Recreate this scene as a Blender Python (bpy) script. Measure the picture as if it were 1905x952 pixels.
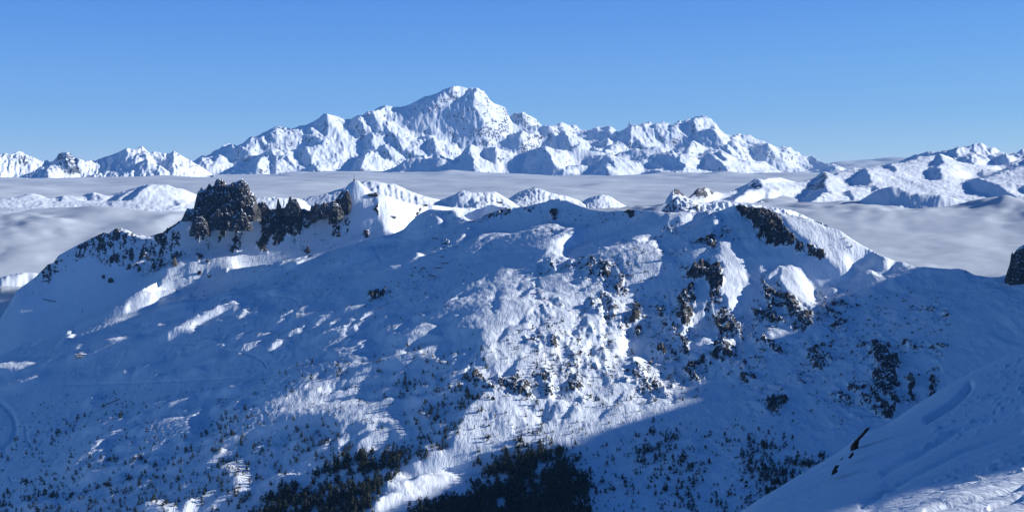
import bpy, math, random, time
import numpy as np
from mathutils import Vector
T0 = time.time()
rng = np.random.default_rng(7)
random.seed(7)
sc = bpy.context.scene
for o in list(bpy.data.objects):
    bpy.data.objects.remove(o)

# ------------------------------------------------------------------ camera, sky, sun
F = 3165.0; CU = 952.5; CV = 476.0; HORIZON = 300.0
PITCH = math.atan((CV - HORIZON) / F)
SUN_AZ = math.radians(82.0)      # clockwise from the view direction (+Y)
SUN_EL = math.radians(19.0)
cam = bpy.data.cameras.new('camera'); camo = bpy.data.objects.new('camera', cam)
sc.collection.objects.link(camo); sc.camera = camo
cam.sensor_width = 36.0; cam.lens = 36.0 * F / 1905.0
cam.clip_start = 1.0; cam.clip_end = 400000.0
camo.location = (0, 0, 0); camo.rotation_euler = (math.pi / 2 - PITCH, 0, 0)

w = bpy.data.worlds.new('World'); sc.world = w; w.use_nodes = True
nt = w.node_tree; nt.nodes.clear()
sky = nt.nodes.new('ShaderNodeTexSky'); sky.sky_type = 'NISHITA'; sky.sun_disc = False
sky.sun_elevation = SUN_EL; sky.sun_rotation = SUN_AZ
sky.altitude = 2700; sky.air_density = 0.6; sky.dust_density = 0.0; sky.ozone_density = 1.5
bg = nt.nodes.new('ShaderNodeBackground'); bg.inputs['Strength'].default_value = 0.083
wo = nt.nodes.new('ShaderNodeOutputWorld')
# the phone's rendering of the sky: the same response over the whole dome, per channel
sep = nt.nodes.new('ShaderNodeSeparateColor'); comb = nt.nodes.new('ShaderNodeCombineColor')
nt.links.new(sky.outputs[0], sep.inputs[0])
def wm(op, a, b):
    n = nt.nodes.new('ShaderNodeMath'); n.operation = op
    for i, x in enumerate((a, b)):
        if isinstance(x, float): n.inputs[i].default_value = x
        else: nt.links.new(x, n.inputs[i])
    return n.outputs[0]
K_ = 0.12
nt.links.new(wm('MULTIPLY', wm('POWER', wm('MULTIPLY', sep.outputs[0], K_), 1.36), 0.86 / K_), comb.inputs[0])
nt.links.new(wm('MULTIPLY', wm('POWER', wm('MULTIPLY', sep.outputs[1], K_), 1.04), 0.86 / K_), comb.inputs[1])
bb = wm('POWER', wm('MULTIPLY', sep.outputs[2], K_), 2.0)
nt.links.new(wm('MULTIPLY', wm('DIVIDE', bb, wm('ADD', bb, 0.11)), 1.02 / K_), comb.inputs[2])
nt.links.new(comb.outputs[0], bg.inputs[0]); nt.links.new(bg.outputs[0], wo.inputs[0])
sun = bpy.data.lights.new('sun', 'SUN'); sun.energy = 5.0; sun.angle = math.radians(0.53)
sun.color = (1.0, 0.96, 0.90)
suno = bpy.data.objects.new('sun', sun); sc.collection.objects.link(suno)
SD = Vector((math.sin(SUN_AZ) * math.cos(SUN_EL), math.cos(SUN_AZ) * math.cos(SUN_EL), math.sin(SUN_EL)))
suno.rotation_euler = SD.to_track_quat('Z', 'Y').to_euler()
sc.view_settings.view_transform = 'Standard'; sc.view_settings.look = 'None'
sc.view_settings.exposure = 0.52; sc.view_settings.gamma = 1.0
TAN = math.tan(SUN_EL); SA, CA = math.sin(SUN_AZ), math.cos(SUN_AZ)

# ------------------------------------------------------------------ view geometry (used to read distances off the photograph)
cp, sp_ = math.cos(PITCH), math.sin(PITCH)
def tan_el(u, v):
    a = (u - CU) / F; b = (CV - v) / F
    y = cp + b * sp_; z = -sp_ + b * cp
    return z / np.sqrt(a * a + y * y)
def azim(u, v=400.0):
    a = (u - CU) / F; b = (CV - v) / F
    return np.arctan2(a, cp + b * sp_)
def project(x, y, z):
    f = y * cp - z * sp_; up = y * sp_ + z * cp
    f = np.maximum(f, 1e-3)
    return CU + F * x / f, CV - F * up / f
def place(u, v, D):
    th = float(azim(u, v)); t = float(tan_el(u, v))
    return D * math.sin(th), D * math.cos(th), D * t

def P(s, fr=(0, 0, 1)):
    out = []
    for tok in s.split():
        a, b = tok.split(',')
        out.append((float(a) / fr[2] + fr[0], float(b) / fr[2] + fr[1]))
    return out
MU, MV = 150, 20          # margins of the map in photo pixels
MW, MH = 1905 + 2 * MU, 952 + 130
def raster(poly, canvas, val, mode='set'):
    p = np.array(poly) + [MU, MV]
    x0, y0 = np.floor(p.min(0)).astype(int); x1, y1 = np.ceil(p.max(0)).astype(int) + 1
    x0 = max(x0, 0); y0 = max(y0, 0); x1 = min(x1, MW); y1 = min(y1, MH)
    if x1 <= x0 or y1 <= y0: return
    X, Y = np.meshgrid(np.arange(x0, x1) + .5, np.arange(y0, y1) + .5)
    ins = np.zeros(X.shape, bool)
    n = len(p)
    for i in range(n):
        xa, ya = p[i]; xb, yb = p[(i + 1) % n]
        if ya == yb: continue
        c = ((ya > Y) != (yb > Y)) & (X < (xb - xa) * (Y - ya) / (yb - ya) + xa)
        ins ^= c
    sub = canvas[y0:y1, x0:x1]
    if mode == 'set': sub[ins] = val
    else: sub[ins] = np.maximum(sub[ins], val)
def samp(img, X, Y):
    h, w_ = img.shape
    X = np.clip(X, 0, w_ - 1.001); Y = np.clip(Y, 0, h - 1.001)
    xi = X.astype(np.int32); yi = Y.astype(np.int32); fx = X - xi; fy = Y - yi
    a = img[yi, xi]; b = img[yi, xi + 1]; c = img[yi + 1, xi]; d = img[yi + 1, xi + 1]
    return (a * (1 - fx) + b * fx) * (1 - fy) + (c * (1 - fx) + d * fx) * fy
def gblur(a, sx, sy=None):
    sy = sx if sy is None else sy
    h, w_ = a.shape
    kx = np.fft.rfftfreq(w_)[None, :]; ky = np.fft.fftfreq(h)[:, None]
    return np.fft.irfft2(np.fft.rfft2(a) * np.exp(-2 * (math.pi ** 2) * ((kx * sx) ** 2 + (ky * sy) ** 2)), a.shape)
def spec(h, w_, lmin, lmax, beta, seed, ax=1.0, ay=1.0):
    """periodic fractal field, wavelengths lmin..lmax (cells), unit deviation"""
    g = np.random.default_rng(seed)
    kx = np.fft.rfftfreq(w_)[None, :] * ax; ky = np.fft.fftfreq(h)[:, None] * ay
    k = np.sqrt(kx * kx + ky * ky) + 1e-9
    f = k ** (-beta) * np.exp(-(k * lmin) ** 2) * (1 - np.exp(-(k * lmax) ** 2))
    f[0, 0] = 0
    a = np.fft.irfft2(np.fft.rfft2(g.standard_normal((h, w_))) * f, (h, w_))
    return a / a.std()
def ridged(h, w_, lmax, octs, seed, gain=.55, ax=1., ay=1.):
    out = np.zeros((h, w_)); amp = 1.; tot = 0; L = lmax
    for i in range(octs):
        n = spec(h, w_, L * .35, L, 1.0, seed + i, ax, ay)
        out += amp * (1 - np.minimum(np.abs(n) * 1.1, 2.)); tot += amp
        amp *= gain; L *= .5
        if L < 2.5: break
    return out / tot
def facets(X, Y, seed, tilt=.6):
    """angular blocks: every cell of a jittered lattice is a tilted plane"""
    r_ = np.random.default_rng(seed); n = 256
    jx = r_.random((n, n)); jy = r_.random((n, n)); a = r_.normal(0, tilt, (n, n)); b = r_.normal(0, tilt, (n, n)); c = r_.random((n, n))
    xi = np.floor(X).astype(int); yi = np.floor(Y).astype(int)
    best = np.full(X.shape, 9.); sec = np.full(X.shape, 9.); out = np.zeros(X.shape)
    for dx in (-1, 0, 1):
        for dy in (-1, 0, 1):
            cx = xi + dx; cy = yi + dy; m = (cx % n, cy % n)
            px = X - cx - jx[m]; py = Y - cy - jy[m]
            d_ = px * px + py * py
            v = a[m] * px + b[m] * py + c[m]
            nb = d_ < best
            sec = np.where(nb, best, np.minimum(sec, d_)); out = np.where(nb, v, out); best = np.where(nb, d_, best)
    return out, np.sqrt(sec) - np.sqrt(best)
def sstep(x, a, b):
    t = np.clip((x - a) / (b - a), 0, 1); return t * t * (3 - 2 * t)

def pchip_cols(rk, zk, r):
    """rk, zk: (K, n) control points per column, r: (m,) -> (m, n)"""
    K, n = rk.shape
    h = np.diff(rk, axis=0); d = np.diff(zk, axis=0) / h
    m = np.zeros_like(zk)
    w1 = 2 * h[1:] + h[:-1]; w2 = h[1:] + 2 * h[:-1]
    same = d[1:] * d[:-1] > 0
    with np.errstate(divide='ignore', invalid='ignore'):
        hm = (w1 + w2) / (w1 / d[:-1] + w2 / d[1:])
    m[1:-1] = np.where(same, hm, 0)
    m[0] = d[0]; m[-1] = d[-1]
    R = r[:, None] * np.ones((1, n))
    out = zk[0][None] + (R - rk[0][None]) * m[0][None]
    for k in range(K - 1):
        t = (R - rk[k]) / h[k]
        msk = (R >= rk[k]) & ((R < rk[k + 1]) | (k == K - 2))
        tt = np.clip(t, 0, 1)
        v = ((2 * tt ** 3 - 3 * tt ** 2 + 1) * zk[k] + (tt ** 3 - 2 * tt ** 2 + tt) * h[k] * m[k]
             + (-2 * tt ** 3 + 3 * tt ** 2) * zk[k + 1] + (tt ** 3 - tt ** 2) * h[k] * m[k + 1])
        v = v + np.where(t > 1, (R - rk[k + 1]) * m[k + 1], 0)
        out = np.where(msk, v, out)
    return out

class Terrain:
    """height field on a fan of azimuths and ranges; relief solved on a sun-aligned grid"""
    def __init__(s, u0, u1, nu, r, curves, csm=14):
        s.u = np.linspace(u0, u1, nu); s.th = azim(s.u); s.r = r
        s.rk = []; s.zk = []; s.tk = []
        for Dc, vc in curves:
            D = np.interp(s.u, *zip(*Dc)) if isinstance(Dc, (list, tuple)) else np.full(nu, float(Dc))
            v = np.interp(s.u, *zip(*vc)) if isinstance(vc, (list, tuple)) else np.full(nu, float(vc))
            t = tan_el(s.u, v); s.tk.append(t); D = sm1(D, 10); s.rk.append(D); s.zk.append(sm1(t, csm) * D)
        s.rk = np.array(s.rk); s.zk = np.array(s.zk); s.tk = np.array(s.tk)
        s.smooth_curves()
        s.base = pchip_cols(s.rk, s.zk, r)
        s.X = r[:, None] * np.sin(s.th)[None]; s.Y = r[:, None] * np.cos(s.th)[None]
        s.z = s.base.copy()
        s.rock = np.zeros_like(s.z)
    def smooth_curves(s): pass
    def at(s, arr, x, y):
        th = np.arctan2(x, y); rr = np.hypot(x, y)
        fi = np.interp(th, s.th, np.arange(len(s.th))); fj = np.interp(rr, s.r, np.arange(len(s.r)))
        return samp(arr, fi, fj)

def shadow_record(wv, w0=None):
    """running maximum of w towards the sun (columns grow towards the sun)"""
    rec = np.maximum.accumulate(wv[:, ::-1], axis=1)[:, ::-1]
    rec = np.concatenate([rec[:, 1:], np.full((wv.shape[0], 1), -1e9)], 1)
    if w0 is not None: rec = np.maximum(rec, w0[:, None])
    return rec

def relief(T, d, lit_img, kshade, lam, Lmax, iters=3, warp=1.5, extra=None, fix=0, block=None, dipw=(150., 100.), hmax=None, allow=None):
    """Shape the relief so that, under the sun, the faces turned to and from it lie where the photograph has them."""
    S = T.X * SA + T.Y * CA; Q = -T.X * CA + T.Y * SA
    s0, s1, q0, q1 = S.min(), S.max(), Q.min(), Q.max()
    ns = int((s1 - s0) / d) + 2; nq = int((q1 - q0) / d) + 2
    pad = int(Lmax / d / 4) + 8
    ns += 2 * pad; nq += 2 * pad; s0 -= pad * d; q0 -= pad * d
    sv = s0 + np.arange(ns) * d; qv = q0 + np.arange(nq) * d
    SS, QQ = np.meshgrid(sv, qv)
    GX = SS * SA - QQ * CA; GY = SS * CA + QQ * SA
    th = np.arctan2(GX, GY); rr = np.hypot(GX, GY)
    fi = np.interp(th, T.th, np.arange(len(T.th))); fj = np.interp(rr, T.r, np.arange(len(T.r)))
    inside = (th > T.th[0]) & (th < T.th[-1]) & (rr > T.r[0]) & (rr < T.r[-1])
    base = samp(T.base, fi, fj)
    vis = np.ones(base.shape, bool) if allow is None else (samp(allow, fi, fj) > .5)
    wu = spec(nq, ns, 3, 30, 1.2, 901) * warp; wv_ = spec(nq, ns, 3, 30, 1.2, 902) * warp
    gb = (np.roll(base, -1, 1) - np.roll(base, 1, 1)) / (2 * d)
    ks = 2 * math.pi * np.fft.rfftfreq(ns, d)[None, :]; kq = 2 * math.pi * np.fft.fftfreq(nq, d)[:, None]
    mu = (2 * math.pi / Lmax) ** 2
    den = ks ** 2 + lam * kq ** 2 + mu
    h = np.zeros_like(base); corr = np.zeros_like(base)
    ex = extra(GX, GY, nq, ns) if extra else 0
    idx = np.arange(ns)[None, :]
    fade = sstep(np.minimum(np.minimum(fi, len(T.th) - 1 - fi) / 6., np.minimum(fj, len(T.r) - 1 - fj) / 4.), 0, 1)
    for it in range(iters):
        z = base + h
        u, v = project(GX, GY, z)
        I = samp(lit_img, u + wu + MU, v + wv_ + MV)
        lit = I > 0
        # distance to the next lit cell on either side, in metres
        big = 10 ** 6
        nxt = np.where(lit, idx, big); nxt = np.minimum.accumulate(nxt[:, ::-1], axis=1)[:, ::-1]
        prv = np.where(lit, idx, -big); prv = np.maximum.accumulate(prv, axis=1)
        dr = (nxt - idx) * d; dl = (idx - prv) * d
        Wd = dr + dl
        up = (dr < np.minimum(.6 * Wd, dipw[0])); dn = (dl < np.minimum(.4 * Wd, dipw[1]))
        gw = np.where(lit, -I, np.where(up, kshade, np.where(dn, -kshade * 1.3, (gb - TAN))))
        # in broad shade: keep the base but no slope may turn to the sun more than a little
        mid = (~lit) & (~up) & (~dn)
        gw = np.where(mid, np.maximum(gb - TAN, .04), gw)
        g = np.where(inside & vis, gw + TAN - gb, 0) * fade
        G = np.fft.rfft2(g)
        h = np.fft.irfft2(G * (-1j * ks) / den, g.shape) * 1.0 + corr
        if hmax: h = hmax * np.tanh(h / hmax)
    hb = h - corr
    act = inside & vis
    corr = h * 0
    for it in range(fix):
        if it % 4 == 0:
            u, v = project(GX, GY, base + hb + corr)
            I = samp(lit_img, u + wu + MU, v + wv_ + MV)
            lit = (I > 0) & act; sh = (I <= -.5) & act
        z = base + hb + corr + ex
        wz = np.where(inside, z - SS * TAN, -1e9)
        own = shadow_record(wz)
        rec = np.maximum(own, block(qv)[:, None]) if block is not None else own
        step = I * d * .6
        bad = np.clip(np.where(lit, own + step - wz, 0), 0, 90)
        need = np.minimum.accumulate(np.where(lit, wz, 1e9), axis=1)
        exc = np.clip(np.where(act, wz - need, 0), 0, 40)
        wrong = np.clip(np.where(sh & (rec < wz + 1.2), wz - rec + 1.2, 0), 0, d * (3. if it < fix * .55 else .9))
        a_ = .9 if it < fix * .7 else .6
        corr = corr + gblur(bad * .8 * a_ - exc * .35 * a_ - wrong * .6 * a_, 1.5 + 8 * (1 - it / fix) ** 2) * fade
        if it % 6 == 0: print('   fit', it, round(float((bad > 1.5).sum() / max(lit.sum(), 1)), 3), round(float((wrong > 1.5).sum() / max(sh.sum(), 1)), 3))
    h = hb + corr
    h = h + ex
    ti = (S - s0) / d; tj = (Q - q0) / d
    T.z = T.base + samp(h, ti, tj)
    T.grid = (s0, q0, d, ns, nq, GX, GY)
    return T
def on_grid(T, fld):
    s0, q0, d, ns, nq, GX, GY = T.grid
    S = T.X * SA + T.Y * CA; Q = -T.X * CA + T.Y * SA
    return samp(fld, (S - s0) / d, (Q - q0) / d)
def sm1(a, s):
    if s <= 0: return a
    n = int(s * 4) + 1
    k = np.exp(-.5 * (np.arange(-n, n + 1) / s) ** 2); k /= k.sum()
    return np.convolve(np.pad(a, n, mode='edge'), k, mode='valid')
def pin(T, k, bands, lo=None, reach=None, n=1):
    """bring the ridge line k to the height it has in the photograph: broad errors are spread wide, small teeth stay narrow"""
    rc = T.rk[k][None]; tt = T.tk[k]
    R = T.r[:, None]; reach = reach or bands[0][1]
    front = (R <= rc + reach * .6) & (R >= (T.r[0] if lo is None else T.rk[lo][None]))
    for _ in range(n):
        for sg, wr in bands:
            t = np.where(front, T.z / R, -9)
            m = t.max(0); j = t.argmax(0); rm = (sm1(T.r[j], sg + 4) if sg > 1 else T.r[j])[None]
            diff = sm1((tt - m) * T.r[j], sg)[None]
            T.z += diff * np.exp(-((R - rm) / wr) ** 2)
# ------------------------------------------------------------------ materials
def mat(name, build):
    m = bpy.data.materials.new(name); m.use_nodes = True
    t = m.node_tree; t.nodes.clear()
    build(t, lambda k, **a: nd(t, k, **a), lambda a, b: t.links.new(a, b))
    return m
def nd(t, kind, **kw):
    n = t.nodes.new(kind)
    for k, v in kw.items():
        if k.startswith('i_'):
            key = k[2:]; key = int(key) if key.isdigit() else key.replace('_', ' ')
            n.inputs[key].default_value = v
        else: setattr(n, k, v)
    return n
def math_(t, op, a, b=None, clamp=False):
    n = t.nodes.new('ShaderNodeMath'); n.operation = op; n.use_clamp = clamp
    for i, x in enumerate((a, b)):
        if x is None: continue
        if isinstance(x, (int, float)): n.inputs[i].default_value = x
        else: t.links.new(x, n.inputs[i])
    return n.outputs[0]
def noise_(t, scale, detail=4, rough=.55, vec=None, stretch=None, rot=0.0, dist=0.0):
    tc = t.nodes.new('ShaderNodeTexCoord'); v = tc.outputs['Object']
    if stretch or rot:
        mp = t.nodes.new('ShaderNodeMapping'); t.links.new(v, mp.inputs['Vector'])
        mp.inputs['Scale'].default_value = stretch or (1, 1, 1); mp.inputs['Rotation'].default_value = (0, 0, rot); v = mp.outputs[0]
    n = t.nodes.new('ShaderNodeTexNoise'); t.links.new(v, n.inputs['Vector'])
    n.inputs['Scale'].default_value = scale; n.inputs['Detail'].default_value = detail
    n.inputs['Roughness'].default_value = rough; n.inputs['Distortion'].default_value = dist
    return n.outputs[0]
def ramp_(t, x, a, b):
    n = t.nodes.new('ShaderNodeMapRange'); n.interpolation_type = 'SMOOTHSTEP'
    t.links.new(x, n.inputs[0]); n.inputs[1].default_value = a; n.inputs[2].default_value = b
    return n.outputs[0]
def mixc(t, f, a, b):
    n = t.nodes.new('ShaderNodeMix'); n.data_type = 'RGBA'
    if isinstance(f, float): n.inputs[0].default_value = f
    else: t.links.new(f, n.inputs[0])
    for i, c in ((6, a), (7, b)):
        if isinstance(c, tuple): n.inputs[i].default_value = (*c, 1)
        else: t.links.new(c, n.inputs[i])
    return n.outputs[2]
SNOW = (0.80, 0.87, 0.95)
def snow_rock(name, m, rock=(0.13, 0.115, 0.10), rock2=(0.06, 0.055, 0.055), ripple=0., dist=.5, thr=(.45, .55), snow=SNOW):
    """m: size in metres of the smallest grain that shows"""
    def b(t, N, L):
        at = N('ShaderNodeAttribute', attribute_name='rock')
        n1 = noise_(t, 1 / (m * 6), 5, .65, stretch=(1, .45, .8))
        n2 = noise_(t, 1 / (m * 2.2), 4, .7, stretch=(1, .5, .8))
        x = math_(t, 'ADD', at.outputs['Fac'], math_(t, 'MULTIPLY', math_(t, 'SUBTRACT', n1, .5), 1.9))
        x = math_(t, 'ADD', x, math_(t, 'MULTIPLY', math_(t, 'SUBTRACT', n2, .5), 1.5))
        x = math_(t, 'MULTIPLY', x, ramp_(t, at.outputs['Fac'], .04, .2))
        g_ = N('ShaderNodeNewGeometry'); sx = N('ShaderNodeSeparateXYZ'); L(g_.outputs['Normal'], sx.inputs[0])
        n5 = noise_(t, 1 / (m * 1.6), 4, .7)
        led = ramp_(t, math_(t, 'ADD', sx.outputs['Z'], math_(t, 'MULTIPLY', math_(t, 'SUBTRACT', n5, .5), 1.1)), .80, 1.0)
        x = math_(t, 'SUBTRACT', x, math_(t, 'MULTIPLY', led, .24))
        f = ramp_(t, x, thr[0], thr[1])
        n3 = noise_(t, 1 / (m * 9), 6, .7, stretch=(1, 1, 1.6))
        rc = mixc(t, ramp_(t, n3, .35, .65), rock, rock2)
        n4 = noise_(t, 1 / (m * 60), 3, .5)
        sc_ = mixc(t, ramp_(t, n4, .3, .7), snow, tuple(c * .965 for c in snow))
        col = mixc(t, f, sc_, rc)
        bs = N('ShaderNodeBsdfPrincipled'); L(col, bs.inputs['Base Color'])
        bs.inputs['Roughness'].default_value = .75
        bs.inputs['Specular IOR Level'].default_value = .15
        b1 = N('ShaderNodeBump'); b1.inputs['Distance'].default_value = m * dist
        hN = noise_(t, 1 / (m * 5), 6, .6)
        if ripple:
            wv = noise_(t, 1 / (m * 2.6), 3, .6, stretch=(1.0, .28, .28), rot=.5, dist=.6)
            hN = math_(t, 'ADD', math_(t, 'MULTIPLY', hN, .6), math_(t, 'MULTIPLY', wv, ripple))
        amp = math_(t, 'ADD', math_(t, 'MULTIPLY', f, 3.2), 1.0)
        b1.inputs['Strength'].default_value = 1.0
        L(math_(t, 'MULTIPLY', hN, amp), b1.inputs['Height'])
        L(b1.outputs[0], bs.inputs['Normal'])
        o = N('ShaderNodeOutputMaterial'); L(bs.outputs[0], o.inputs[0])
    return mat(name, b)

ALLT = []
def grid_mesh(name, T, material, kind='structure', mask=None, smooth=True, label=None, cat=None):
    if hasattr(T, 'th'): ALLT.append(T)
    z = T.z; nr, nc = z.shape
    co = np.stack([T.X, T.Y, z], -1).reshape(-1, 3).astype(np.float32)
    i = np.arange(nr * nc).reshape(nr, nc)
    q = np.stack([i[:-1, :-1], i[:-1, 1:], i[1:, 1:], i[1:, :-1]], -1).reshape(-1, 4)
    if mask is not None:
        mk = (mask[:-1, :-1] | mask[1:, 1:] | mask[:-1, 1:] | mask[1:, :-1]).reshape(-1)
        q = q[mk]
        used = np.zeros(nr * nc, bool); used[q.ravel()] = True
        remap = np.cumsum(used) - 1
        co = co[used]; q = remap[q]
        rk = T.rock.reshape(-1)[used]
    else: rk = T.rock.reshape(-1)
    me = raw_mesh(name, co, q, smooth)
    a = me.attributes.new('rock', 'FLOAT', 'POINT'); a.data.foreach_set('value', rk.astype(np.float32))
    me.materials.append(material)
    o = bpy.data.objects.new(name, me); sc.collection.objects.link(o)
    if kind: o['kind'] = kind
    if label: o['label'] = label
    if cat: o['category'] = cat
    return o
def raw_mesh(name, co, q, smooth=False):
    me = bpy.data.meshes.new(name)
    n = q.shape[1]
    me.vertices.add(len(co)); me.vertices.foreach_set('co', np.ascontiguousarray(co, np.float32).ravel())
    me.loops.add(q.size); me.loops.foreach_set('vertex_index', q.astype(np.int32).ravel())
    me.polygons.add(len(q)); me.polygons.foreach_set('loop_start', (np.arange(len(q)) * n).astype(np.int32))
    try: me.polygons.foreach_set('loop_total', np.full(len(q), n, np.int32))
    except Exception: pass
    if smooth: me.polygons.foreach_set('use_smooth', np.ones(len(q), bool))
    me.update(calc_edges=True); me.validate()
    return me
def litmap(default, items):
    c = np.full((MH, MW), float(default))
    for fr, val, s in items: raster(P(s, fr), c, val)
    return c
O_ = (0, 0, 1)

# ------------------------------------------------------------------ the near massif
exec_main = True
crestA = P("-60,640 0,588.6 17.6,558 27.7,538 65.5,510.5 78,498 88,488 98,485 108,471.4 131,459 151,449 176.5,436.5 193,428.5 201.7,431.5 214,422.7 227,422 242,427.7 254.6,436 262,435 280,439 287,436 296,434 303,432 312.6,422 327.7,413 340,405 352,399 363,396 380,390 400,385 440,384 478,384 491,380 501,388 520,389 537,384 557,388 566,388 575,392 583,388 590,385 610,380 622,374 632,361 640,351 646,344 652,338 657,335 660,333 664,334 668,335 678,345 693,355 703,361.7 723.5,364 751,374 780,379 812,378.8 845.6,383 880,385.5 916,381 941.7,387 960,400 1000,420 1100,440 2050,520")
crestB = P("-60,700 0,660 300,520 500,490 600,470 680,447 712,439 728,436 753,426 766.6,414 780,405 792,399 800,397 822,398 835.5,403 852,403 871,407 878.6,415.6 885,411 896,405.5 921.5,394 954,385 977,383 1002,376.5 1015,374 1025,369 1030,370 1040,367.7 1047,371 1055,371.5 1080,381.6 1103,389 1133,393 1163.5,390 1183.7,388 1200,390 1219,391.7 1238,395.5 1262,395 1288,394 1313,391.7 1336,391.7 1361,381.6 1376.5,379 1384,380 1391.6,384 1405,384 1419,385 1430,389 1439.5,394 1464.7,399 1490,401.8 1515,410.6 1540,422 1560.5,425.7 1583,441 1603,453.4 1628.5,466 1648.7,478.6 1679,485.4 1702,494 1740,498 1770,499 1783,497.5 1798,500.5 1815.7,510.6 1841,515.6 1861,515 1873.7,511 1890,507 1905,500 1930,480 2050,430")
us = [-60, 200, 400, 600, 720, 850, 950, 1050, 1180, 1300, 1400, 1500, 1600, 1750, 1905, 2050]
def row(vals): return list(zip(us, vals))
curves = [
 (row([3200, 3050, 2950, 2850, 2800, 2800, 2800, 2800, 2700, 2600, 2550, 2550, 2550, 2550, 2550, 2550]),
  row([1060] * 16)),
 (row([4400, 4050, 3680, 3580, 3540, 3500, 3460, 3420, 3300, 3150, 3050, 3050, 3080, 3150, 3200, 3200]),
  row([952] * 16)),
 (row([5100, 4700, 4220, 3960, 3880, 3810, 3750, 3720, 3690, 3640, 3590, 3580, 3600, 3700, 3750, 3750]),
  row([835, 835, 835, 835, 835, 835, 830, 825, 805, 800, 790, 790, 790, 790, 790, 790])),
 (row([5750, 5380, 4900, 4380, 4220, 4080, 4000, 3970, 3980, 3980, 3980, 4000, 4020, 4050, 4050, 4000]),
  row([715, 710, 700, 700, 700, 700, 690, 690, 690, 680, 670, 670, 670, 670, 660, 660])),
 (row([6050, 5800, 5530, 5000, 4680, 4480, 4400, 4380, 4400, 4400, 4350, 4330, 4320, 4280, 4200, 4150]),
  row([650, 620, 590, 590, 590, 580, 565, 560, 560, 560, 555, 560, 570, 590, 600, 600])),
 (row([6400, 6380, 6330, 5900, 5400, 5060, 4980, 5000, 4860, 4820, 4700, 4650, 4600, 4480, 4380, 4320]),
  row([615, 560, 520, 510, 500, 475, 460, 450, 450, 455, 455, 490, 520, 550, 560, 560])),
 (row([6500, 6500, 6480, 6200, 5950, 5750, 5650, 5600, 5170, 5060, 5000, 4850, 4750, 4620, 4520, 4450]), crestB),
]
# the hidden dip between the two ridges, the ridge of the summit behind and its far side
dipv = row([655, 500, 462, 455, 430, 470, 470, 470, 480, 500, 500, 540, 560, 600, 620, 600])
curves.append((row([6600, 6610, 6640, 6520, 6420, 6330, 6250, 6150, 6000, 5900, 5700, 5500, 5400, 5300, 5200, 5200]), dipv))
curves[6] = (curves[6][0], crestB)
curves.append((row([6650, 6680, 6720, 6720, 6660, 6850, 7000, 6900, 6800, 6700, 6600, 6500, 6500, 6500, 6500, 6500]),
  [(u, v) for u, v in crestA]))
curves.append((row([7500, 7500, 7600, 7700, 8000, 8000, 8000, 8000, 8000, 8000, 8000, 8000, 8000, 8000, 8000, 8000]),
  row([700, 620, 560, 540, 500, 500, 520, 560, 560, 580, 600, 600, 600, 600, 600, 600])))
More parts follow.
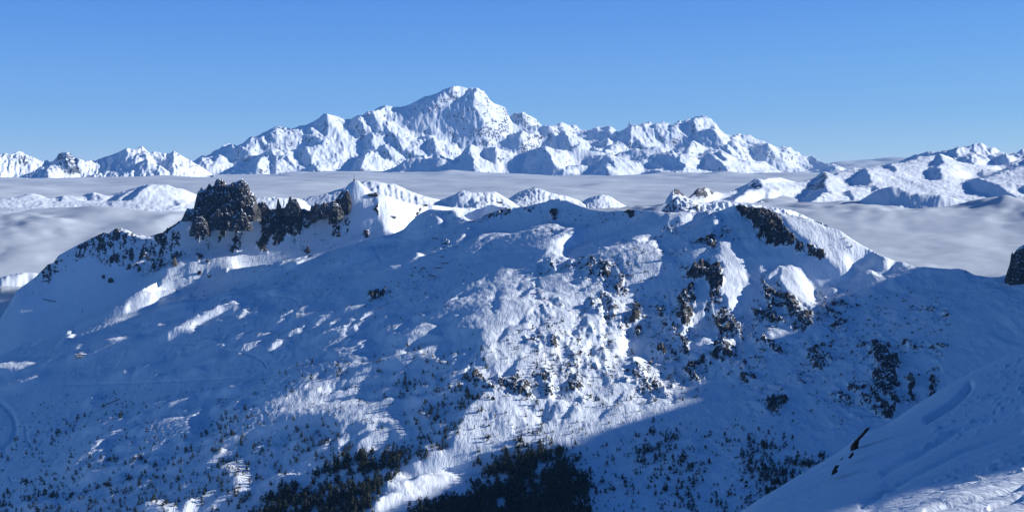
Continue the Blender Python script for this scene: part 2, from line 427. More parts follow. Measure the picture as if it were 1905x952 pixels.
# where the two ridges are one slope (left of the notch) the inner ridge line is just a point of that slope
def blendcurve():
    cu = np.array([p[0] for p in crestB])
r_main = np.concatenate([np.linspace(2900, 6300, 640, endpoint=False), np.linspace(6300, 7400, 200)])
LIT = [
 (O_, .55, "659,333 668,336 678,345 693,355 723,363 790,378 880,384 941,384 900,402 880,415 871,406 852,402 822,397 800,396 792,398 766,413 753,425 728,437 712,440 706,425 702,405 699,388 704,372 690,364 676,356 666,343"),
 (O_, .35, "633,368 650,362 680,367 695,369 660,376 640,385 646,398 634,385"),
 (O_, .5, "403,390 410,392 413,405 408,415 402,405"),
 (O_, .6, "214,423 227,421 243,428 256,437 240,440 222,443 210,437"),
 (O_, .5, "193,428 210,437 207,444 195,440"), (O_, .5, "162,452 180,443 182,446 165,455 160,458"),
 (O_, .5, "287,446 300,436 303,441 290,450 278,452"), (O_, .5, "552,372 575,390 558,391 553,380"),
 (O_, .35, "627,490 650,474 670,462 692,457 693,463 665,478 640,489"),
 (O_, .12, "516,505 545,495 569,491 560,496 530,503 517,508"), (O_, .4, "575,518 590,513 597,514 580,521"),
 (O_, .3, "492,540 520,533 534,531 520,543 512,541"), (O_, .35, "274,574 290,561 300,562 283,572"),
 (O_, .25, "300,573 330,563 367,560 363,574 345,585 337,582 348,571 320,570"),
 (O_, .5, "306,629 308,618 330,605 370,585 400,573 464,552 466,554 425,570 400,585 365,605 362,615 320,622 318,630"),
 (O_, .1, "240,575 290,545 330,525 345,515 340,530 300,550 260,572"), (O_, .3, "325,524 345,514 362,517 345,525 330,530"),
 (O_, .45, "0,607 35,602 118,582 60,598 45,607 100,597 60,612 15,620 0,622 -60,625 -60,610"),
 (O_, .4, "190,632 250,625 225,637 195,650 160,660 130,668 170,652 200,638"),
 (O_, .3, "-60,676 0,673 50,670 70,676 35,690 0,692 -60,695"), (O_, .4, "75,682 112,663 115,658 90,672"),
 (O_, .3, "0,722 20,712 45,702 80,697 60,706 30,715"),
 (O_, .45, "608.6,603 631,611 650,621 641,628.6 629,641 606,648.7 591,651 616,637 631,628.6 626,616"),
 (O_, .35, "629,645 660,641 663,651 659,660 682,665 694,670 656,672 621,661 606,651"),
 (O_, .25, "530,686.5 555.6,674 581,656 576,674 621,671 656.5,674 694,674 732,661 727,651 747,649 757,656 818,641 808,661 845.5,681.5 782.5,674 765,681 732,676 694,686.5 687,699 666.5,714 656,734 621,740 480,745 505,714"),
 (O_, .42, "480,757 513,727 530,705 575,690 619,700 606,727 656,712 671.6,706 669,727 656.5,745 689,750 739.6,742 732,752 717,765 745,782.6 760,808 742,808 722,790 727,813 707,833 732,845.6 694,848 666.5,838 661.5,818 666.5,795 656.5,785 641,813 631,853 626,820 639,795 606,780 555.6,782.6 505,800 480,808"),
 (O_, -1, "621,717 644,694 671.6,686.5 650,703 606,727"),
 (O_, .5, "480,757 459,762 428.5,785 385.7,820 403,830 378,868 396,863 423.5,843 428.5,825 480,800"),
 (O_, .3, "282,785 302.5,779 348,775 385.7,755 353,785 353,805 315,818 290,838 257,843 277,825 297.5,808 267,806.5"),
 (O_, .25, "222,830 249.6,820 252,833 228,836"), (O_, .4, "338,843 373,830 363,845.6 343,863 310,873"),
 (O_, .4, "416,858 448.7,845.6 466,868 471,893.5 454,911 423.5,921 433.6,893.5 408,866"),
 (O_, .5, "270,929 297.5,924 328,939 315,952 267,944"), (O_, .4, "345,926 378,919 365.5,939 338,952"),
 (O_, .35, "45,934 96,926 101,934 73,944"), (O_, .4, "176.5,863 194,857 184,868"),
 (O_, .35, "503,886 543,873 555.6,883 533,898.5"), (O_, .45, "601,919 621,911 684,903.6 656.5,919 621,922"),
 (O_, .5, "728,878 765,891 782.5,881 813,871 893,879.6 843,898.5 833,913.7 818,929 777,929 727,936 690,945 702,926 732,913.7 717,901"),
 (O_, .5, "757,856 780,858 778,868"), (O_, .5, "787.5,828 808,823 838,843 858,848 833,861 797.6,858"),
 (O_, .25, "762,742 818,732 808,750 792.6,757"), (O_, .25, "843,790 813,785 818,798"),
 (O_, .13, "861,471 901,433 954,433 1032,415.6 1057.6,423 1105.5,420.7 1080,436 1037.5,458.5 1060,453 1052.6,476 1080,488.7 1118,461 1211,433 1219,471 1220,541.7 1206,580 1160,590 810.6,580 853,559 896,516.5 936.6,496 989.6,496 1012,468.6 954,456 916.5,448 871,481"),
 (O_, .4, "1022,456 1050,471 1017,469"), (O_, .4, "1066,491 1078,480 1084,486"),
 (O_, .25, "896,511 954,504 992,516 1017,549 1080,554 1080,580 900,580 930,545"),
 (O_, .18, "808,580.7 830,565.5 863,533 893,520 960,500 960,550 929,543 888,540 868,558 855.6,573 835,588 820,598 792.6,598"),
 (O_, .35, "724.5,618.5 757,621 777.5,613 792.6,603 818,606 795,623.5 828,630 780,628.6 757,633.6 744.7,628.6"),
 (O_, .2, "840.5,611 855.6,593 873,583 896,560.5 931,560.5 918.6,578 893,590.7 934,611 921,641 893,656 893,613 873,616"),
 (O_, .3, "825,696.6 845.5,686.5 908.5,674 918.6,691.6 883,722 858,727 835.5,719"), (O_, .2, "802.7,701.7 818,712 820,740 805,740"),
 (O_, .42, "900,575 930,555 960,545 1035,545 1073,540 1060,520 1100,505 1130,520 1165,520 1180,505 1200,500 1225,500 1222,520 1205,540 1195,560 1205,578 1222,553 1202,558 1225,567 1202,578 1227,578 1232,583 1195,600 1175,600 1180,620 1170,650 1175,665 1200,660 1215,675 1245,680 1230,695 1250,700 1285,725 1320,740 1310,750 1250,768 1180,788 1100,812 1060,828 1020,834 960,842 900,850 870,852 845,850 838,840 850,800 868,755 898,735 908,712 905,690 890,660 893,640 905,620 890,600"),
 (O_, -1, "1120,640 1150,660 1175,640 1172,600 1160,590 1165,570 1150,575 1145,600"),
 (O_, .6, "1100,560 1150,560 1175,590 1165,640 1160,690 1145,690 1140,650 1120,610"),
 (O_, .35, "1200,436 1225,448 1238,471 1230,501 1207.6,536.6 1195,540 1190,480"),
 (O_, .5, "1326,395.5 1338.6,395.5 1341,415.6 1336,436 1326,453.4 1323.5,436 1329,412"),
 (O_, .35, "1275.6,471 1283,461 1318.5,456 1313.4,466 1290.7,488.7 1284,482"),
 (O_, .5, "1333.6,446 1356,443 1374,458.5 1386.5,466 1389,491 1389,514 1395.4,531.6 1381.5,541.7 1379,554 1364,577 1373,601 1381,621 1368,661 1353,651 1333,656 1343,636 1363,621 1353,583 1338,558 1325,540 1321,551.7 1341,526.5 1343.7,496 1321,483.7 1336,466"),
 (O_, .45, "1445,518 1457,496 1475,488 1493,503 1508,528 1516,553.4 1529.6,591 1518,583.7 1511,596 1483,616 1470,591 1463,553"),
 (O_, .3, "1417,481 1434,476 1432,491 1419,514 1412,495"), (O_, .3, "1450,495 1456,482 1460,490"),
 (O_, .55, "1391.6,383 1419,384 1439.5,393 1464.7,398 1490,401 1515,409 1540,421 1560.5,425 1583,440 1603,452 1628.5,465 1648.7,477 1679,484 1702,494 1700,500 1679,493 1648,484 1618,474 1590,478 1582,490 1594,512 1580,515 1545,500 1530,492 1536,485 1510,460 1490,448 1478,440 1462,425 1450,405 1430,395"),
 (O_, .2, "1586,505.5 1596,510.6 1624,503 1649,518 1644,536 1659.5,541 1632,549.7 1624,528 1602,515"),
 (O_, .2, "1614,483 1634,490 1652,490 1662,508 1652,513 1632,503"), (O_, .25, "1659.5,518 1674.6,515.6 1679.6,536 1664.5,538"),
 (O_, .4, "1686,525.7 1698.5,530.7 1688,533"), (O_, .4, "1677,546 1686,551 1675,550"),
 (O_, .2, "1538,533 1563.6,528 1568.7,541 1546,546"), (O_, .3, "1553.6,548 1573.7,551 1566,558.5"),
 (O_, .2, "1702,492 1740,496 1775,498 1760,504 1735,512 1715,506"),
 (O_, .3, "1425,604 1470,606 1485.5,626.5 1521,614 1518,619 1488,629 1425,631.6"),
 (O_, .4, "1262.5,548 1288,525 1290,545 1277.6,563 1288,583 1318,578 1288,593 1285,608 1275,626 1275,651 1262,644 1250,636 1260,618 1272.6,601 1257.5,583"),
 (O_, .3, "1285,631 1308,621 1328,621 1313,631"), (O_, .4, "1288,656 1300,659 1313,679 1295,671"),
 (O_, .2, "925,400 915,407 925,410 940,402"), (O_, .2, "780,430 800,420 820,422 830,428 810,435 790,440"),
 (O_, .2, "1240,395 1300,396 1295,410 1260,418 1245,412"), (O_, .3, "895,398 930,393 925,400"),
]
ROCK = [
 (1.0, "340,400 363,376 368,358 376,348 391,343 404,332 413,333 421,344 434,338 449,336 461,341 474,361 480,380 470,388 450,397 430,402 410,397 395,407 375,402 355,414 340,422 325,425 312,437 300,445 310,425"),
 (.62, "350,410 478,385 482,402 460,415 457,440 452,468 430,487 424,480 437,450 430,437 418,455 412,474 400,464 413,440 400,440 382,468 363,465 360,450 370,435 350,438"),
 (.7, "482,395 500,385 530,380 560,385 585,390 583,410 570,422 560,432 545,436 530,441 520,462 510,464 508,442 500,456 498,472 483,476 478,460 488,440 482,420"),
 (1.0, "510,390 517,364 522,380 541,363 552,370 558,390"), (.75, "575,388 590,376 620,371 625,362 645,341 657,334 652,352 642,365 632,372 637,397 630,392 610,397 590,412 570,420"),
 (.42, "560,390 640,385 640,410 600,430 560,440"), (.68, "-20,610 20,545 60,508 100,478 130,455 176,430 195,424 200,445 170,470 140,488 100,520 60,552 20,590"), (.5, "60,550 140,490 200,460 260,450 240,480 160,520 80,570"),
 (.85, "210,480 222,470 224,484 212,494"), (.8, "265,471 280,470 278,485 268,490 258,500 262,482"), (.8, "318,497 328,478 336,490 348,500 325,504"),
 (.9, "367,503 380,500 376,513"), (.9, "383,512 395,505 389,519"), (.8, "238,493 246,490 244,503 237,505"), (.8, "188,517 200,515 212,517 210,527 200,524"),
 (1., "566,462 574,455 579,472 566,474"), (.9, "612,405 625,400 626,416 612,418"), (.7, "697,388 705,388 707,410 699,405"), (.8, "674,436 684,432 686,444 677,446"),
 (.5, "763,417 795,396 835,401 872,406 880,418 850,411 820,409 790,411 775,420"), (.36, "820,443 860,445 855,462 825,464"),
 (.75, "680,552 700,538 722,540 715,553 690,561"), (.5, "757,520 775,508 790,503 785,515 765,525"), (.6, "1020,368 1046,368 1042,378 1025,380"),
 (.38, "1150,389 1219,391 1219,412 1190,407 1160,402"), (.95, "1168,394 1184,393 1182,407 1168,407"), (.95, "1024,400 1036,397 1040,407 1025,413"),
 (.85, "1365,383 1391,384 1419,386 1439,394 1452,408 1462,425 1477,441 1472,459 1445,460 1428,452 1412,440 1402,425 1390,413 1375,410"),
 (.6, "1478,445 1500,452 1542,476 1530,487 1500,472 1480,467"), (.38, "1200,392 1330,394 1327,410 1285,412 1292,440 1262,442 1240,432 1228,452 1222,440 1240,412"),
 (1.0, "1314,447 1328,435 1331,455 1316,459"), (.7, "1310,488 1343,488 1347,520 1336,557 1320,545 1318,520 1300,518 1265,515 1290,500"),
 (.58, "1262,548 1292,520 1294,560 1290,600 1280,650 1267,672 1250,678 1243,662 1228,664 1223,650 1248,610"),
 (.6, "1318,548 1350,543 1362,580 1380,600 1384,630 1377,662 1352,668 1335,674 1323,662 1338,620 1328,600 1308,592"), (1.0, "1333,610 1343,592 1356,598 1354,612 1342,622"),
 (.62, "1278,680 1310,658 1317,690 1300,718 1285,708 1268,690"), (.6, "1423,530 1445,518 1465,545 1507,570 1514,600 1487,627 1470,602 1440,602 1425,570"),
 (.5, "1398,640 1425,618 1487,628 1482,652 1450,672 1402,704 1373,707 1390,670"), (.45, "1478,690 1542,678 1562,720 1542,752 1488,722"), (.75, "1423,745 1450,738 1467,750 1435,777"),
 (.65, "1622,638 1652,638 1672,670 1667,762 1650,787 1628,772 1618,740 1623,690"), (.7, "1689,705 1700,700 1706,750 1698,757"), (.75, "1729,698 1741,698 1739,742 1727,747"),
 (.33, "1590,620 1720,610 1730,680 1700,760 1640,790 1590,740 1575,680"), (.27, "1540,540 1760,560 1740,640 1700,680 1600,700 1540,650"), (.35, "1775,500 1800,502 1830,530 1847,556 1830,552 1805,522"),
 (1.0, "1872,514 1881,485 1884,467 1894,462 1930,430 1930,545 1895,522 1880,509"),
 (.4, "1055,495 1170,470 1195,520 1160,560 1120,545 1080,520"), (.33, "980,575 1100,555 1160,590 1150,690 1140,745 1040,745 940,725 960,640 985,600"),
 (.35, "1190,640 1260,690 1300,740 1250,750 1210,720 1180,680"), (.42, "1255,500 1300,480 1310,540 1270,560 1240,540"), (.3, "1370,600 1420,560 1560,640 1700,640 1560,760 1440,740 1380,720"),
 (.9, "285,450 290,432 296,422 302,430 308,446 298,452"), (.45, "470,380 500,377 500,388 485,394"), (.39, "1240,420 1480,430 1560,560 1560,720 1250,700"), (.40, "1560,560 1770,560 1740,760 1560,780"), (.38, "1000,480 1240,470 1240,740 980,740"), (.42, "880,640 1000,620 1000,740 860,720"), (.5, "1480,395 1640,460 1640,480 1540,450"), (.45, "840,390 1000,375 1060,372 1050,395 900,410"), (.38, "100,470 330,440 420,480 380,520 180,530"), (.42, "560,400 660,390 650,440 540,470"), (.9, "1176,582 1190,578 1192,592 1180,596"), (.9, "1180,610 1193,612 1190,628 1180,622"),
]
lit_main = litmap(-1, LIT)
def streaks(n, u0, u1, v0, v1, l0, l1, w0, w1, ang, val, only, seed):
    r_ = random.Random(seed); k = 0
    while k < n:
        k += 1; cu, cv2 = r_.uniform(u0, u1), r_.uniform(v0, v1)
        here = lit_main[int(cv2) + MV, int(cu) + MU]
        if (only == 'shade') != (here < 0): continue
        L_ = r_.uniform(l0, l1); w_ = r_.uniform(w0, w1); a_ = math.radians(r_.gauss(*ang)); dx, dy = math.cos(a_), -math.sin(a_)
        b_ = r_.uniform(-.12, .12) * L_
        raster([(cu - dx * L_ / 2, cv2 - dy * L_ / 2), (cu - dy * w_ * .6 + dx * L_ * .1, cv2 + dx * w_ * .6 + b_), (cu + dx * L_ / 2, cv2 + dy * L_ / 2), (cu + dy * w_ - dx * L_ * .15, cv2 - dx * w_ + b_)], lit_main, val)
streaks(120, 430, 960, 560, 860, 16, 66, 1.5, 5.0, (32, 9), .42, 'shade', 1)
streaks(40, 640, 1230, 430, 580, 16, 50, 1.2, 3.5, (25, 12), .2, 'shade', 2)
streaks(50, 150, 480, 740, 930, 14, 60, 1.5, 4.5, (30, 8), .42, 'shade', 8)
streaks(34, 40, 480, 540, 760, 14, 50, 1., 2.6, (24, 6), .3, 'shade', 3)
streaks(60, 900, 1280, 500, 800, 14, 55, 1.2, 3.2, (68, 14), -1, 'lit', 4)
streaks(45, 480, 780, 670, 850, 14, 50, 1.2, 3.2, (34, 10), -1, 'lit', 5)
streaks(40, 1240, 1560, 420, 640, 10, 34, 1.5, 4.5, (66, 14), .4, 'shade', 6)
streaks(30, 850, 1220, 430, 560, 14, 50, 1.2, 3., (26, 12), -1, 'lit', 7)
rock_main = np.zeros((MH, MW))
for dv, s in ROCK: raster(P(s), rock_main, dv, 'max')
cln = (lit_main > .28).astype(float); cln[:, :1255 + MU] = 0
core = rock_main > .55
rock_main = np.where(core, rock_main, rock_main * (1 - .75 * gblur(cln, 2.5)))
rock_main = gblur(rock_main, 1.6)

M = Terrain(-60, 1965, 1130, r_main, curves)
nrow = M.z.shape
# smooth the control lines' creases, keep the two ridge lines
def smooth_polar(T, keep, sig_r, sig_u, wr):
    zz = T.z.copy()
    pad = 40
    zp = np.pad(zz, ((pad, pad), (pad, pad)), mode='reflect', reflect_type='odd')
    sm = gblur(zp, sig_u, sig_r)[pad:-pad, pad:-pad]
    wk = np.zeros_like(zz)
    for k in keep: wk = np.maximum(wk, np.exp(-((T.r[:, None] - T.rk[k][None]) / wr) ** 2))
    return sm * (1 - wk) + zz * wk
M.base = M.z = smooth_polar(M, (6, 8), 14, 10, 60.)
R2 = M.r[:, None]
allow = np.ones_like(M.z)
hid = (R2 > M.rk[6][None] + 60) & (R2 < (M.rk[7][None] + M.rk[8][None]) / 2 - 20) & (M.u[None] > 720)
allow[hid] = 0
allow[(R2 > M.rk[8][None] + 60) * np.ones_like(M.z, bool)] = 0
# the ridge beyond the right edge that keeps the lower right in the shade: crest height against q
blk_q = [2000, 3000, 3500, 3600, 3690, 3800, 3950, 4140, 4250, 4400, 4700, 5300, 9000]
blk_z = [250, 225, 198, 174, 143, 122, 126, 148, 148, 90, -60, -500, -1500]
BX = 2880.0
def blk_n(q):
    return 7 * np.sin(q / 31. + 1) * np.sin(q / 83.) + 4 * np.sin(q / 13.) * np.sin(q / 47. + 2)
def block(qv):
    return np.interp(qv, blk_q, blk_z) + blk_n(qv) - BX * TAN
def main_extra(GX, GY, nq, ns):
    gul = ridged(nq, ns, 34, 3, 13, .55, 1.0, 2.6) - .55
    lo = sstep(spec(nq, ns, 20, 120, 1.5, 14), -.6, 1.0)
    return spec(nq, ns, 8, 70, 1.6, 11, 1., 1.8) * 1.8 + gul * 3.2 * lo + spec(nq, ns, 2.2, 10, 1.0, 12, 1., 2.4) * .35
BN = [(20, 160.), (7, 70.), (2.5, 32.), (0, 15.)]
for ps in range(2):
    relief(M, 5.0, lit_main, .13, .35, 4200., iters=3, warp=1.6, extra=main_extra, fix=0, hmax=170., allow=allow)
    z_ = M.z.copy(); pin(M, 6, BN[:2]); pin(M, 8, BN[:2], lo=7); M.base = M.base + M.z - z_
relief(M, 5.0, lit_main, .13, .35, 4200., iters=6, warp=1.6, extra=main_extra, fix=52, block=block, hmax=170., allow=allow)
print('relief', round(time.time() - T0, 1))
BN = [(20, 160.), (7, 70.), (2.5, 32.), (0, 15.)]
pin(M, 6, BN[:2]); pin(M, 8, BN[:2], lo=7)
# rock
s0, q0, dd, ns, nq, GX, GY = M.grid
u, v = project(M.X, M.Y, M.z)
jit = jitM = on_grid(M, spec(nq, ns, 2, 20, 1.0, 31)); jit2 = jit2M = on_grid(M, spec(nq, ns, 2, 20, 1.0, 32))
rk = samp(rock_main, u + jit * 2.2 + MU, v + jit2 * 2.2 + MV)
lowm = on_grid(M, spec(nq, ns, 14, 80, 1.2, 53, 1., 1.6)); rk = np.where(rk < .5, rk * np.clip(.85 + .42 * lowm, .2, 1.35), rk)
S_ = M.X * SA + M.Y * CA; Q_ = -M.X * CA + M.Y * SA
wx = jit * 9; wy = jit2 * 16
f1, e1 = facets((S_ + wx) / 30., (Q_ + wy) / 62., 41); f2, e2 = facets((S_ + wx) / 13., (Q_ + wy) / 24., 42); f3, e3 = facets(S_ / 7., Q_ / 11., 43)
patch = on_grid(M, spec(nq, ns, 2.2, 18, 1.0, 51, 1.0, 3.2)); rib = on_grid(M, ridged(nq, ns, 30, 3, 52, .6, 1.0, 3.4))
amt = sstep(rk * 1.55 - .60 + patch * .17 + (rib - .5) * .5 + (f2 - .5) * .12, 0, .34) * sstep(rk, .05, .25)
amt[hid] *= 0
lowrel = sstep(rk, .2, .9)
M.z += amt * (f1 * 10 * lowrel + f2 * (1.2 + 4.5 * lowrel) + f3 * (1 + 2 * lowrel) + 1. - 4 * lowrel * (1 - sstep(e1, 0, .15))) + sstep(rk, .1, .5) * (rib - .5) * 5
M.rock = np.clip(amt * .26 + rk * .70, 0, 1)
def behind():
    r8 = M.rk[8][None]; m = R2 > r8 + 14
    M.z = np.where(m, np.minimum(M.z, M.tk[8][None] * R2 - (R2 - r8) * .25), M.z)
    r6 = M.rk[6][None]; m = (R2 > r6 + 14) & (M.u[None] > 945)
    M.z = np.where(m, np.minimum(M.z, M.tk[6][None] * R2 - (R2 - r6) * .12), M.z)
behind(); pin(M, 6, BN, reach=60, n=2); pin(M, 8, BN, lo=7, reach=60, n=2); behind(); pin(M, 6, BN[2:], reach=60); pin(M, 8, BN[2:], lo=7, reach=60); behind()
nq_m, ns_m = nq, ns
def groove(path, depth, wd):
    cv_ = np.zeros((MH, MW)); pp = P(path)
    for (xa, ya), (xb, yb) in zip(pp[:-1], pp[1:]):
        L_ = math.hypot(xb - xa, yb - ya) + 1e-6; nx, ny = -(yb - ya) / L_ * wd, (xb - xa) / L_ * wd
        raster([(xa + nx, ya + ny), (xb + nx, yb + ny), (xb - nx, yb - ny), (xa - nx, ya - ny)], cv_, 1., 'max')
    M.z += samp(gblur(cv_, wd * .45), u + MU, v + MV) * depth
for path, dp, wd in (("0,748 15,760 27,778 30,800 22,820 5,835", -6, 4), ("47,790 50,815 55,825", -3, 1.6), ("18,885 22,895 45,893 75,888", -2.5, 1.5), ("408,650 440,652 470,660 490,672 497,684", -3, 1.6), ("120,715 250,712 330,708 450,702", -2.5, 1.6),
                     ("370,585 450,586 490,589", -2.5, 1.6), ("410,498 440,493 470,488 520,490", -2.5, 1.5), ("500,550 540,553 555,560", -2.5, 1.5), ("694,455 700,470 712,485", -3, 2.5), ("733,375 742,395 752,412", -3, 2.), ("752,410 762,398 778,388", -2, 1.5),
                     ("740,440 760,447 775,450 785,447", -2.5, 1.5), ("310,638 350,640 400,638", -2, 1.5), ("0,590 12,575 17,560 10,550", -4, 2)):
    groove(path, dp, wd)
mat_main = snow_rock('near_snow_and_rock', 3.0, rock=(0.085, 0.080, 0.078), rock2=(0.035, 0.036, 0.041), ripple=1.1, dist=.6)
grid_mesh('mountain_slope', M, mat_main)
print('main', round(time.time() - T0, 1))

# ridge outside the frame on the right (part of the same mountain as the camera stands on)
def shade_ridge():
    q = np.linspace(1800, 5300, 700); off = np.linspace(-700, 700, 60)
    zc = np.interp(q, blk_q, blk_z) + blk_n(q)
    g = np.random.default_rng(3)
    co = []
    Q, Of = np.meshgrid(q, off, indexing='ij')
    n = spec(700, 60, 3, 20, 1.3, 77) * 9
    Z = zc[:, None] - np.abs(Of) * .62 + n * np.minimum(np.abs(Of) / 60, 1)
    S = BX + Of
    co = np.stack([S * SA - Q * CA, S * CA + Q * SA, Z], -1).reshape(-1, 3)
    i = np.arange(700 * 60).reshape(700, 60)
    qd = np.stack([i[:-1, :-1], i[:-1, 1:], i[1:, 1:], i[1:, :-1]], -1).reshape(-1, 4)
    me = raw_mesh('mountain_ridge', co, qd, True); me.materials.append(mat_main)
    a = me.attributes.new('rock', 'FLOAT', 'POINT'); a.data.foreach_set('value', (sstep(n.reshape(-1), 6, 14) * .7).astype(np.float32))
    o = bpy.data.objects.new('mountain_ridge', me); sc.collection.objects.link(o); o['kind'] = 'structure'
shade_ridge()

# ------------------------------------------------------------------ the far ranges
def frange(name, u0, u1, nu, nr, skyl, Dc, foot, Df, lit, default, material, d, lam=.3, Lmax=3000., k=.3, warp=1.,
           rid=(200., 1200., .5), fine=8., pinw=(600., 200., 80., 40.), rockmap=None, seed=100, hmax=None, mid=.5, fix=16, iters=4, ribs=0.):
    sk = P(skyl)
    DcC = Dc if isinstance(Dc, list) else [(0, Dc)]
    DfC = Df if isinstance(Df, list) else [(0, Df)]
    ft = foot if isinstance(foot, list) else [(0, foot)]
    uu = np.linspace(u0, u1, 200)
    dc = np.interp(uu, *zip(*DcC)); df = np.interp(uu, *zip(*DfC)); vf = np.interp(uu, *zip(*ft)); vs = sm1(np.interp(uu, *zip(*sk)), 4)
    L = lambda a: list(zip(uu, a))
    cv = [(L(df), L(vf)), (L(df + (dc - df) * mid), L(vf + (vs - vf) * .45)), (L(dc), sk), (L(dc + (dc - df) * .8), L(vf + 5))]
    r0 = df.min() * .99; r1 = (dc + (dc - df) * .35).max()
    T = Terrain(u0, u1, nu, np.linspace(r0, r1, nr), cv, csm=nu / 1905. * 25 * 1905 / (u1 - u0) * .3)
    img = litmap(default, lit)
    def ex(GX, GY, nq, ns):
        A, Lr, g = rid
        Lc = Lr / d
        f1, e1 = facets(GX / (Lr * .42), GY / (Lr * .9), seed + 3, .7); f2, e2 = facets(GX / (Lr * .16), GY / (Lr * .34), seed + 4, .8)
        sm_ = lambda f: gblur(f, .8)
        cou = ridged(nq, ns, max(8., Lr * .22 / d), 3, seed + 6, .6, 1., 4.) - .5
        out = A * ((sm_(f1) - .5) * .75 + (sm_(f2) - .5) * .34 * (Lr * .16 > 1.5 * d)) + A * .45 * cou + A * .42 * (ridged(nq, ns, Lc, 5, seed, g, 1., 2.2) - .6) * 1.6 + fine * spec(nq, ns, 2, 10, .9, seed + 9, 1., 2.)
        return out
    S = T.X * SA + T.Y * CA
    cc = (u1 - u0) / 1905. / nu * 1905
    bn = [(20 / cc, pinw[0]), (8 / cc, pinw[1]), (3 / cc, pinw[2]), (0, pinw[3])]
    for ps in range(2):
        relief(T, d, img, k, lam, Lmax, iters=3, warp=warp, extra=ex, fix=0, dipw=(Lmax * .2, Lmax * .14), hmax=hmax)
        z_ = T.z.copy(); pin(T, 2, bn[:3], reach=pinw[0]); T.base = T.base + T.z - z_
    relief(T, d, img, k, lam, Lmax, iters=3, warp=warp, extra=ex, fix=fix, dipw=(Lmax * .2, Lmax * .14), hmax=hmax)
    pin(T, 2, bn, reach=pinw[0], n=2)
    if ribs:
        pass
    s0, q0, dd, ns, nq, GX, GY = T.grid
    rc_ = T.rk[2][None]; Rr = T.r[:, None]; T.z = np.where(Rr > rc_ + pinw[3] * .6, np.minimum(T.z, T.tk[2][None] * Rr - (Rr - rc_) * .1), T.z)
    T.rock[:] = 0
    gz, gx = np.gradient(T.z)
    dr = np.gradient(T.r)[:, None]; dx = T.r[:, None] * (T.th[1] - T.th[0])
    slope = np.hypot(gz / dr, gx / dx)
    pn = on_grid(T, spec(nq, ns, 2, 14, 1., seed + 20))
    T.slope = slope
    if rockmap:
        rm = np.zeros((MH, MW))
        for fr, val, s_ in rockmap[1]: raster(P(s_, fr), rm, val, 'max')
        rm = gblur(rm, 1.0)
        u, v = project(T.X, T.Y, T.z)
        T.rock = np.clip(sstep(slope + pn * .12, rockmap[0], rockmap[0] + .5) * rockmap[2] + samp(rm, u + MU, v + MV) * (.7 + .3 * pn), 0, 1)
    grid_mesh(name, T, material)
    print(name, round(time.time() - T0, 1))
    return T
Z1 = (360, 150, 5.2875); Z2 = (640, 150, 5.2875); Z3 = (920, 190, 5.953); Z4 = (1220, 200, 4.761); Z5 = (1550, 250, 5.366); Z6 = (0, 270, 5.013)
ZR = (740, 340, 3.967); Z7 = (560, 320, 5.953)
mat_far = snow_rock('far_snow_and_rock', 9., rock=(.13, .14, .17), rock2=(.07, .08, .11), ripple=0, dist=.35)  # rock tinted bluish: the blue of distance haze is put into its colour
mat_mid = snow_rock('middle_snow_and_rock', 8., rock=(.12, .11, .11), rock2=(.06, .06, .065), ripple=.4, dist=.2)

skyF = "300,330 345,310 360,300 377,289 384.6,291 388,288 394,282 409,277 417,269 426,264.5 432,266 441,274 450,267 460,258 469,251 475,254 488.6,246.5 500,241 511,235 516,232.6 524.5,235 534,237.4 547,239 558.6,233.8 570,233 583,226.6 594.5,220 604,210.5 613.4,213 630.5,217 643.7,222 655,221 666,214 675,215 686,206 695,205 706,197.7 719,195.4 734.6,199 746,198.8 761,195.4 776,187.8 789.4,180 800.8,178 814,173.6 825,167 834.8,163.6 844,160.4 853.7,160 867,163.6 876.4,164 889.6,163.6 894.4,168 901,170 906.7,178 912.3,187 920,193 929.4,195.4 938.8,199.5 943.5,207.7 947,217.7 952,215 957.8,208.8 965.4,211 973.8,208 981,213.5 989,217 999,222.8 1007,232 1012.4,238 1020.8,234.5 1031,232.8 1036,232 1044,227 1051,230 1061,233.7 1069.5,232 1076,237 1081,243.8 1088,241 1096,243.4 1104.8,237.9 1113,235 1121.6,237 1131.7,234 1141.7,238.7 1148.5,245.4 1158.5,243 1166,236 1169,229 1171,222.6 1173,230 1182,232.8 1192,231 1199.7,227 1202,229 1207,225 1212,229.5 1222,231 1228,229 1232.6,225 1236,228 1243,229 1251.5,234.6 1262,222.7 1268,227 1272,224 1276.7,222 1287,219 1293.5,215 1299,216 1304,214.7 1312.4,215.7 1318,219 1323,222 1326,227 1331,229.4 1337.6,240 1348,249 1358.6,252 1367,250.4 1371,247 1375.4,246 1379,250 1386,250 1390,248 1394,249.4 1405,256.7 1421.6,262 1430,268 1442.6,273.5 1451,276.7 1453,271 1461.5,273.5 1470,273.5 1476,281 1484.6,282 1491,290.3 1501.5,290 1511,290 1520,296.6 1535,304 1547.7,304 1560,309 1575,314.5 1600,322 1640,335"
